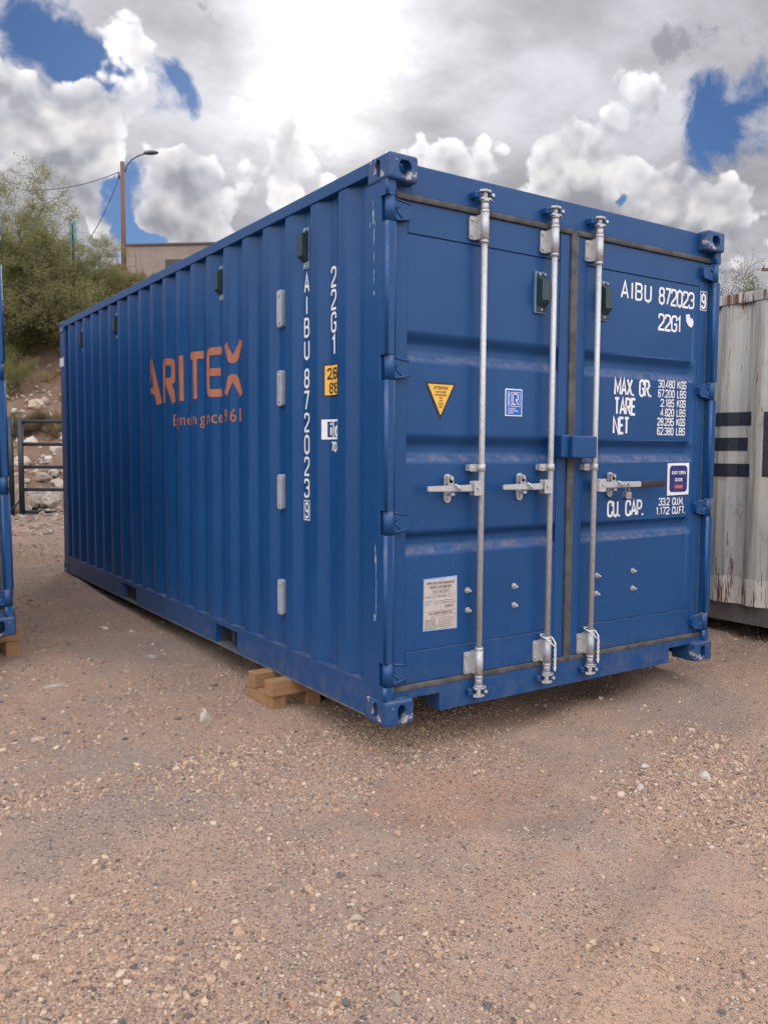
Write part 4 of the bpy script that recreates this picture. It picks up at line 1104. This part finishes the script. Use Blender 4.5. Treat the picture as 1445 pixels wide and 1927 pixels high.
# ------------------------------------------------------------------ rocks one can pick out
def rock_mesh(seed, sharp=1.0):
    r = random.Random(seed); bm = bmesh.new(); bmesh.ops.create_icosphere(bm, subdivisions=3, radius=.5)
    for v in bm.verts:
        p = v.co.copy(); v.co += p.normalized() * .30 * mnoise.noise(p * 2.2 + Vector((seed, 0, 0))) + p.normalized() * .09 * mnoise.noise(p * 6 + Vector((0, seed, 0)))
    for _ in range(6):
        nrm = Vector((r.uniform(-1, 1), r.uniform(-1, 1), r.uniform(-.3, 1))).normalized(); dd_ = r.uniform(.30, .42)
        for v in bm.verts:
            k = v.co.dot(nrm) - dd_
            if k > 0: v.co -= nrm * k * .92
    return mesh_from(bm, 'rock', 'rock', False)
ROCKS = [rock_mesh(s) for s in (1, 2, 3, 4, 5)]
def rock(i, x, y, sx, sy, sz, rz, label, group, sink=.25, name='rock'):
    o = obj(name, ROCKS[i % 5], None); o.location = (x, y, tz(x, y) + sz * (.5 - sink)); o.scale = (sx, sy, sz); o.rotation_euler = (0, 0, rz)
    return tag(o, label, 'rock', group)
def lp(px, dep): return (px - 722.5) / 1584.5 * dep
HR = [(64, 13.3, .46, .40, .34, 'rounded pale boulder behind the second bar of the pipe gate'), (32, 12.9, .46, .4, .62, 'tall pale slab of rock behind the gap between the gate leaves'),
      (98, 13.1, .28, .2, .26, 'pointed pale rock leaning near the middle of the right gate leaf'), (42, 14.9, .42, .3, .26, 'white broken rock beneath the bushes above the gate'),
      (84, 14.2, .40, .2, .16, 'flat pale slab lying on the slope just above the gate'), (112, 14.0, .26, .22, .2, 'pale stone on the slope beside the container edge above the gate'),
      (111, 15.4, .26, .24, .2, 'light round stone on the slope by the far container post'), (62, 15.9, .30, .25, .25, 'pinkish rock showing among the dry grass on the slope'),
      (112, 13.2, .26, .2, .2, 'tan stone behind the lower bars of the right gate leaf'), (108, 12.75, .22, .2, .2, 'yellowish stone near the bottom bar of the gate'),
      (70, 13.0, .26, .2, .15, 'low flat stone at the foot of the right gate leaf'), (14, 13.6, .3, .25, .25, 'grey stone seen past the left gate leaf'),
      (100, 16.8, .28, .2, .18, 'small white rock high on the slope under the brush'), (88, 17.4, .24, .2, .2, 'small pale rock below the palo verde on the slope'),
      (52, 12.9, .2, .16, .12, 'small stone beside the latch post of the gate'), (92, 12.9, .22, .2, .14, 'squat pale stone under the bottom bar of the right gate leaf')]
for i, (px, dp, sx, sy, sz, lab) in enumerate(HR):
    x, y = hill_xy(lp(px, dp), dp); rock(i, x, y, sx, sy, sz, i * 1.7, lab, 'rocks on the hillside')
YS = [(-.475, .99, .075, .035, .10, 'pale leaf-shaped stone standing on the gravel left of the timber'), (1.242, -.807, .095, .06, .04, 'rounded grey stone alone on the right side of the yard'),
      (-1.523, .34, .07, .05, .045, 'dark angular stone at the left edge of the yard'), (1.05, -.62, .06, .045, .03, 'flat pale stone in front of the right half of the doors'),
      (.82, -.78, .05, .04, .035, 'small pinkish stone right of the scraped hollow'), (-.75, -.95, .045, .03, .02, 'small dark stone in the left foreground gravel'),
      (-1.0, 2.05, .16, .06, .012, 'long pale flake on the ground beside the left container'), (-.30, 2.35, .14, .07, .015, 'flat light flake on the ground along the container side'),
      (-.35, 3.3, .07, .05, .03, 'white pebble beside the long side of the container'), (-1.27, 1.15, .07, .06, .03, 'pale stone near the left container corner'),
      (-.87, -1.34, .042, .034, .03, 'black stone in the near foreground gravel')]
for i, (x, y, sx, sy, sz, lab) in enumerate(YS): rock(i + 2, x, y, sx, sy, sz, i * 1.1, lab, 'single stones in the yard', .34, 'stone')

# ------------------------------------------------------------------ timber cribbing
def timber(x0, x1, y0, y1, z0, z1, label, group):
    c = Vector(((x0 + x1) / 2, (y0 + y1) / 2, z0)); a, b_ = (x1 - x0), (y1 - y0); L, Wd = max(a, b_), min(a, b_)
    bm = B(-L / 2, L / 2, -Wd / 2, Wd / 2, 0, z1 - z0, .006, 2); o = obj('timber_block', bm, 'timber'); o.location = c
    if b_ > a: o.rotation_euler.z = math.pi / 2
    o.rotation_euler.z += random.Random(label).uniform(-.02, .02)
    return tag(o, label, 'timber', group)
zb = -.163
timber(-.117, .52, .940, 1.030, zb + .092, .0145, 'nearer upper timber jutting out under the container side rail', 'timber crib under the middle container')
timber(-.115, .52, 1.160, 1.250, zb + .092, .0145, 'farther upper timber jutting out under the container side rail', 'timber crib under the middle container')
timber(-.104, -.014, .962, 1.280, zb - .02, zb + .0915, 'outer bottom timber of the crib, lying along the container side', 'timber crib under the middle container')
timber(.108, .198, .945, 1.265, zb - .02, zb + .0915, 'inner bottom timber of the crib, in shade under the container', 'timber crib under the middle container')
timber(1.92, 2.44, .945, 1.035, zb + .092, .0145, 'upper timber under the far side rail of the middle container', 'timber crib under the middle container')
timber(2.20, 2.29, .93, 1.28, zb - .03, zb + .0915, 'bottom timber under the far side rail of the middle container', 'timber crib under the middle container')
# under the left container
gz = tz(-1.1, 2.9)
timber(-1.62, -1.035, 2.80, 2.89, gz + .092, .096, 'upper timber sticking out under the corner of the left container', 'timber crib under the left container')
timber(-1.13, -1.04, 2.80, 3.10, gz - .01, gz + .091, 'bottom timber at the corner of the left container', 'timber crib under the left container')
timber(-1.60, -1.07, 3.04, 3.13, gz + .092, .096, 'rear upper timber half hidden behind the left container corner', 'timber crib under the left container')
gz2 = tz(-3.4, 2.9)
timber(-3.6, -3.1, 2.80, 2.89, gz2 - .01, .096, 'timber under the far corner of the left container', 'timber crib under the left container')

# ------------------------------------------------------------------ old white container
WX, WY, WZ, WH = 3.800, -1.60, -.060, 2.575
Wc = empty('shipping_container', (WX, WY, WZ)); tag(Wc, 'old rusty white shipping container with navy letters, behind on the right', 'shipping container')
castings(Wc, WH, CL, CW, 'rusty_white')
wb = [(.19, .040)]
for k in range(20):
    e = .315 + .278 * k
    wb += [(e - .150, .040), (e - .080, .006), (e, .006), (e + .0575, .040)]
wb = [b_ for b_ in wb if b_[0] >= .19 and b_[0] < 5.84] + [(5.87, .040)]
def white_x(y):
    for (a, xa_), (b_, xb_) in zip(wb, wb[1:]):
        if a <= y <= b_: return xa_ + (xb_ - xa_) * (y - a) / (b_ - a)
    return .04
for ix in (0, 1):
    X = lambda a: (CW - a if ix else a)
    obj('side_panel', corrugated_side(wb, .158, 2.50, X(0), -1 if ix else 1), 'rusty_white', Wc)
    obj('top_rail', B(*sorted((X(-.004), X(.06))), .179, CL - .179, 2.488, 2.565, .006), 'rusty_white', Wc)
    obj('bottom_rail', B(*sorted((X(.050), X(.10))), .179, CL - .179, .006, .160, .004), 'rail_shade_grey', Wc)
    for y0 in (.004, CL - .19): obj('corner_post', B(*sorted((X(.004), X(.08))), y0, y0 + .186, .118, WH - .118, .01), 'rusty_white', Wc)
obj('roof', B(.06, CW - .06, .06, CL - .06, 2.540, 2.552), 'rusty_white', Wc)
obj('floor', B(.08, CW - .08, .08, CL - .08, .10, .14), 'underframe', Wc)
for y0 in (.03, CL - .09): obj('end_wall', B(.08, CW - .08, y0, y0 + .05, .02, WH - .03), 'rusty_white', Wc)
def wl(yA, yB, zA_, zB_):
    bm = rect_uv(0, yA - yB, zA_ - WZ, zB_ - WZ); return on_side(bm, yA - WY, surf=white_x, brk=wb, lift=.003)
for n_, rects in (('E', ((1.22, 1.10, 1.095, 1.597), (1.0995, .668, 1.492, 1.597), (1.0995, .705, 1.298, 1.400), (1.0995, .668, 1.095, 1.197))), ('I', ((.566, .35, 1.100, 1.592),))):
    bm = bmesh.new()
    for r in rects: merge(bm, wl(*r))
    obj('lettering', bm, 'navy_letter', Wc)
for x, y in ((3.82, -1.55), (5.9, -1.55), (3.82, 4.22), (5.9, 4.22)):
    timber(x, x + .32, y, y + .12, tz(x + .1, y) - .03, WZ - .0005, 'timber under the %s corner of the old white container' % {(3.82, -1.55): 'near left', (5.9, -1.55): 'near right', (3.82, 4.22): 'rear left', (5.9, 4.22): 'rear right'}[(x, y)], 'timbers under the white container')

# ------------------------------------------------------------------ pipe gate
def gate(lat0, lat1, dep, label, latch):
    x0, y0 = hill_xy(lat0, dep); x1, y1 = hill_xy(lat1, dep + .1); g0 = tz(x0, y0) + .02
    G = empty('pipe_gate', (x0, y0, g0), (0, 0, math.atan2(y1 - y0, x1 - x0))); tag(G, label, 'gate')
    L = math.hypot(x1 - x0, y1 - y0)
    for u in (0, L): obj('gate_post', cyl(bmesh.new(), (u, 0, -.15), (u, 0, 1.44), .040, seg=12), 'gate_paint', G)
    for k in range(5):
        z = .035 + k * .336; obj('gate_bar', cyl(bmesh.new(), (.04, 0, z), (L - .04, 0, z + .0), .026, seg=10), 'gate_paint', G)
    if latch:
        obj('latch', tube(bmesh.new(), [(L + .035, 0, 1.18), (L + .155, 0, 1.18), (L + .155, 0, 1.42)], .018, 8), 'gate_paint', G)
    else:
        obj('chain', tube(bmesh.new(), [(-.03, -.02, .20), (-.09, -.05, .12), (-.16, -.04, .05), (-.26, 0, .04)], .016, 6), 'gate_paint', G)
    return G
gate(lp(41, 12.5), lp(41, 12.5) + 3.6, 12.5, 'dark pipe gate leaf running behind the middle container', False)
gate(lp(22, 12.5) - 3.4, lp(22, 12.5), 12.4, 'dark pipe gate leaf with a latch, behind the left container', True)

# ------------------------------------------------------------------ plants
def grow(seed, height, spread, stems, levels, leaf, lsize, twig_r=.006, lean=(0, 0), dens=16, up=.35, leaves_on=2):
    r = random.Random(seed); segs = []; lp_, ld = [], []
    def branch(p, d_, ln, rad, lev):
        n = 4; pts = [p.copy()]; rr = [rad]
        for i in range(n):
            d_ = (d_ + Vector((r.gauss(0, .22), r.gauss(0, .22), r.gauss(0, .16) + (up * .22 if lev < 2 else .02)))).normalized()
            p = p + d_ * ln / n; pts.append(p.copy()); rr.append(max(rad * (1 - .5 * (i + 1) / n), twig_r * .4))
            if lev >= levels - leaves_on:
                for _ in range(int(dens * (1.0 if lev == levels - 1 else .4))):
                    q_ = p - d_ * ln / n * r.random() + Vector((r.gauss(0, 1), r.gauss(0, 1), r.gauss(0, 1))) * lsize * 1.3
                    lp_.append(q_); ld.append((d_ + Vector((r.gauss(0, .6), r.gauss(0, .6), r.gauss(0, .6)))).normalized())
            if lev < levels - 1 and i >= (1 if lev else 1):
                for _ in range(2 if lev < levels - 2 else 3):
                    a = Vector((r.gauss(0, 1), r.gauss(0, 1), r.gauss(0, .7))); a = (a - d_ * a.dot(d_)).normalized()
                    branch(p, (d_ * .62 + a * .85).normalized(), ln * r.uniform(.48, .68), rr[-1] * .62, lev + 1)
        segs.append((pts, rr, lev))
    for s in range(stems):
        a = 2 * math.pi * (s + r.random() * .7) / stems
        d_ = Vector((math.cos(a) * spread + lean[0], math.sin(a) * spread + lean[1], 1)).normalized()
        branch(Vector((math.cos(a) * .05, math.sin(a) * .05, -.1)), d_, height * .52 * r.uniform(.8, 1.1), .018 * height / 1.6, 0)
    zmax = max(max(q_.z for q_ in s_[0]) for s_ in segs); k = height / zmax
    bm = bmesh.new()
    for pts, rr, lev in segs: tube(bm, [q_ * k for q_ in pts], rr, 6 if lev < 2 else 4)
    tm = mesh_from(bm, 'trunk', 'bark')
    P = np.array([q_ * k for q_ in lp_]); Dr = np.array(ld); n = len(P); g = np.random.default_rng(seed)
    ln = lsize * g.uniform(.6, 1.5, n); sd_ = np.cross(Dr, g.normal(size=(n, 3))); sd_ /= np.linalg.norm(sd_, axis=1)[:, None] + 1e-9
    wd = ln * g.uniform(.16, .30, n)
    V = np.stack([P, P + Dr * (ln * .5)[:, None] + sd_ * wd[:, None], P + Dr * ln[:, None], P + Dr * (ln * .5)[:, None] - sd_ * wd[:, None]], 1).reshape(-1, 3)
    cm = bpy.data.meshes.new('crown'); cm.from_pydata(V.tolist(), [], np.arange(4 * n).reshape(-1, 4).tolist()); cm.materials.append(MATS[leaf])
    return tm, cm
KINDS = {
    'palo': grow(3, 4.7, .62, 5, 5, 'leaf_olive', .046, dens=2, up=.5),
    'olive': grow(8, 2.4, .75, 5, 4, 'leaf_olive', .050, dens=3),
    'green': grow(21, 2.8, .42, 6, 4, 'leaf_green', .050, dens=10, up=.9),
    'dry': grow(33, 1.3, .9, 7, 4, 'leaf_dry', .036, dens=4),
    'bare': grow(44, 3.4, .40, 5, 4, 'leaf_pinkish', .035, dens=2, up=.7),
}
def plant(kind, px, dep, scale, rz, name, label, cat, group):
    x, y = hill_xy(lp(px, dep), dep); tm, cm = KINDS[kind]
    R0 = empty(name, (x, y, tz(x, y) - .05), (0, 0, rz)); R0.scale = (scale,) * 3; tag(R0, label, cat, group)
    obj('trunk', tm, None, R0); obj('crown', cm, None, R0)
    return R0
g1_, g2_, g3_ = 'trees on the hillside', 'bushes on the hillside', 'shrubs behind the white container'
plant('palo', 66, 20.4, .86, .3, 'palo_verde_tree', 'tall feathery palo verde tree at the left, its top against the clouds', 'tree', g1_)
plant('palo', 150, 21.2, .56, 2.1, 'palo_verde_tree', 'smaller feathery tree around the pale blue sign', 'tree', g1_)
plant('palo', -5, 19.0, .78, 4.0, 'palo_verde_tree', 'feathery tree cut off by the left edge of the picture', 'tree', g1_)
for a in ((18, 19.4, .46, .4, 'broad olive bush just above the left container'), (86, 20.6, .46, 1.7, 'olive bush in front of the tall palo verde'),
          (-25, 18.6, .6, 3.1, 'olive bush past the left edge above the gate'), (122, 20.6, .46, 4.4, 'low olive bush under the pale blue sign'),
          (178, 22.2, .36, 5.2, 'olive bush on the slope above the container roof line'), (212, 22.4, .40, .9, 'small olive bush near the crest left of the lamp pole'),
          (262, 22.8, .24, 2.4, 'small olive bush near the crest right of the lamp pole'), (30, 17.8, .36, 2.0, 'small bush on the slope over the white rock above the gate')):
    plant('olive', a[0], a[1], a[2], a[3], 'bush', a[4], 'bush', g2_)
for a in ((108, 20.2, .55, .2, 'dry brown brush on the slope beside the far container post'), (70, 16.4, .4, 1.1, 'low dry brush on the slope above the gate'),
          (140, 20.9, .8, 2.2, 'dry brown brush below the crest near the sign'), (190, 22.5, .7, 3.3, 'dry brown brush on the crest left of the lamp pole'),
          (236, 23.0, .6, 4.1, 'dry brush at the foot of the lamp pole'), (285, 23.6, .45, 5.0, 'tall dry brush before the adobe building'), (318, 23.6, .42, .5, 'dry brush on the crest before the right half of the adobe building'),
          (112, 16.2, .34, 2.9, 'dry brush above the top bar of the gate'), (14, 16.2, .4, 1.9, 'dry brush above the left gate leaf')):
    plant('dry', a[0], a[1], a[2], a[3], 'dry_brush', a[4], 'brush', g2_)
for a in ((1402, 18.0, 1.0, .4, 'upright green shrub behind the roof of the white container'), (1436, 17.5, 1.13, 1.9, 'taller green shrub at the right edge behind the white container'), (1475, 18.5, 1.1, 3.2, 'green shrub past the right edge of the picture')):
    plant('green', a[0], a[1], a[2], a[3], 'green_shrub', a[4], 'shrub', g3_)
plant('bare', 1378, 18.5, 1.08, 1.0, 'bare_bush', 'thin bare pinkish bush beside the corner of the container roof', 'bush', g3_)
plant('bare', 1396, 19.5, 1.05, 2.6, 'bare_bush', 'thin bare branches above the white container roof', 'bush', g3_)
# dry grass in tufts over the slope
g = np.random.default_rng(77); V, F = [], []
nt = 400; lat = g.uniform(-10, 3, nt); dep = 23.5 - 8.5 * g.uniform(0, 1, nt) ** 1.3
TX, TY = hill_xy(lat, dep); TZ = terrain(TX, TY)
for i in range(nt):
    hh = g.uniform(.15, .38); nb = 46
    for _ in range(nb):
        a, t = g.uniform(0, 6.28), abs(g.normal(0, .33)); ln = hh * g.uniform(.6, 1.15); w = .006
        d_ = np.array([math.cos(a) * math.sin(t), math.sin(a) * math.sin(t), math.cos(t)]); s_ = np.array([-math.sin(a), math.cos(a), 0]) * w
        p = np.array([TX[i], TY[i], TZ[i] - .02]) + np.array([math.cos(a), math.sin(a), 0]) * g.uniform(0, .07)
        k = len(V); V += [p - s_, p + s_, p + d_ * ln * .6 + s_ * .7, p + d_ * ln + np.array([d_[0], d_[1], -.25]) * ln * .3, p + d_ * ln * .6 - s_ * .7]; F.append((k, k + 1, k + 2, k + 3, k + 4))
me = bpy.data.meshes.new('dry_grass'); me.from_pydata([tuple(v) for v in V], [], F)
tag(obj('dry_grass', me, 'straw'), 'straw-coloured dry grass tufts over the hillside', 'grass', kind='stuff')

# ------------------------------------------------------------------ lamp pole, wires, sign, building, far pole
x, y = hill_xy(lp(240, 40), 40); g0 = tz(x, y)
SL = empty('street_lamp', (x, y, g0)); tag(SL, 'street lamp on a brown wooden pole at the top of the hill', 'street lamp')
hp = 14.65 - g0
obj('pole', cyl(bmesh.new(), (0, 0, -.5), (0, 0, hp), .125, .095, 14), 'pole_wood', SL)
rx, ry_ = AY[1], -AY[0]
obj('lamp_arm', tube(bmesh.new(), [(rx * a, ry_ * a, hp + b_) for a, b_ in ((.12, -.45), (.20, -.2), (.42, .08), (.75, .28), (1.05, .37))], .032, 8), 'lamp_grey', SL)
bm = bmesh.new(); bmesh.ops.create_uvsphere(bm, u_segments=18, v_segments=10, radius=1)
for v in bm.verts:
    a, b_, c = v.co; a *= .36; b_ *= .15; c *= .12 if c > 0 else .07
    v.co = Vector((rx * (a + 1.33) - ry_ * b_, ry_ * (a + 1.33) + rx * b_, hp + .40 + c + a * .05))
obj('lamp_head', bm, 'lamp_grey', SL, True)
obj('insulator', cyl(bmesh.new(), (-rx * .16, -ry_ * .16, hp - .75), (-rx * .16, -ry_ * .16, hp - .5), .05, seg=8), 'lamp_grey', SL)
def wire(p, q_, sag, label):
    p, q_ = Vector(p), Vector(q_); pts = [p.lerp(q_, t) - Vector((0, 0, sag * 4 * t * (1 - t))) for t in [i / 16 for i in range(17)]]
    tag(obj('overhead_wire', tube(bmesh.new(), pts, .017, 5), 'wire_dark'), label, 'wire', 'wires at the lamp pole')
top = Vector((x - rx * .15, y - ry_ * .15, g0 + hp - .45))
x2, y2 = hill_xy(lp(60, 38), 38); wire(top, (x2, y2, 12.75), .25, 'long dark wire running left from the lamp pole into the trees')
x2, y2 = hill_xy(lp(176, 38), 38); wire(top - Vector((0, 0, .2)), (x2, y2, 10.6), .22, 'slanting dark wire from the lamp pole down to the left')
x, y = hill_xy(lp(147, 20.6), 20.6); g0 = tz(x, y)
SG = empty('sign', (x, y, g0), (0, 0, math.atan2(AY[1], AY[0]) - math.pi / 2)); tag(SG, 'pale blue sign on a thin post among the trees', 'sign')
zt = 1.265 + (852 - 428) * 20.6 / 1584.5 - g0; zb_ = 1.265 + (852 - 474) * 20.6 / 1584.5 - g0
obj('sign_post', B(-.022, .022, -.022, .022, -.3, zt - .06, .003), 'gate_paint', SG)
obj('sign_panel', B(-.085, -.024, -.03, -.022, zb_, zt - .02, .002), 'sign_blue', SG); obj('sign_panel', B(.026, .100, -.03, -.022, zb_ + .0, zt, .002), 'sign_blue', SG)
x, y = hill_xy(lp(242, 45), 45); g0 = tz(x, y) - .6
BL = empty('building', (x, y, g0), (0, 0, math.atan2(-AY[0], AY[1]) - .10)); tag(BL, 'flat-roofed tan adobe building on the hilltop behind the lamp pole', 'building')
hb = 12.03 - g0
obj('wall', B(0, 11, 0, 7, 0, hb - .02), 'adobe', BL); obj('roof_trim', B(-.08, 11.08, -.08, 7.08, hb - .019, hb + .10, .02), 'adobe_trim', BL)
for u in (2.2, 5.6, 8.4):
    w_ = obj('window', B(u, u + 1.0, -.03, .02, hb - 1.75, hb - .75), 'window_dark', BL)
    obj('window_frame', B(u - .07, u + 1.07, -.045, -.031, hb - 1.84, hb - 1.76), 'adobe_trim', w_)
x, y = hill_xy(lp(1446, 42), 42); g0 = tz(x, y); zt = 1.265 + (852 - 497) * 42 / 1584.5
UP = empty('utility_pole', (x, y, g0), (0, 0, math.atan2(-AY[0], AY[1]))); tag(UP, 'distant utility pole with a reddish crossarm at the right edge', 'utility pole')
obj('pole', cyl(bmesh.new(), (0, 0, -.4), (0, 0, zt - g0), .15, .11, 12), 'crossarm', UP)
obj('crossarm', B(-.72, .72, -.06, .06, zt - g0 - .40, zt - g0 - .26, .01), 'crossarm', UP)
for u in (-.62, -.2, .2, .62): obj('insulator', cyl(bmesh.new(), (u, 0, zt - g0 - .26), (u, 0, zt - g0 - .08), .035, .025, 8), 'lamp_grey', UP)
# wire fence along the crest left of the pole
x0, y0 = hill_xy(lp(195, 30), 30); x1, y1 = hill_xy(lp(262, 30), 30)
FN = empty('wire_fence', (x0, y0, tz(x0, y0)), (0, 0, math.atan2(y1 - y0, x1 - x0))); tag(FN, 'thin grey wire fence on the crest left of the lamp pole', 'fence')
for u in (0, .62, 1.27): obj('fence_post', cyl(bmesh.new(), (u, 0, -.3), (u, 0, 1.55), .022, seg=8), 'lamp_grey', FN)
for z in (.35, .75, 1.1, 1.45): obj('fence_wire', cyl(bmesh.new(), (0, 0, z), (1.27, 0, z), .008, seg=5), 'lamp_grey', FN)
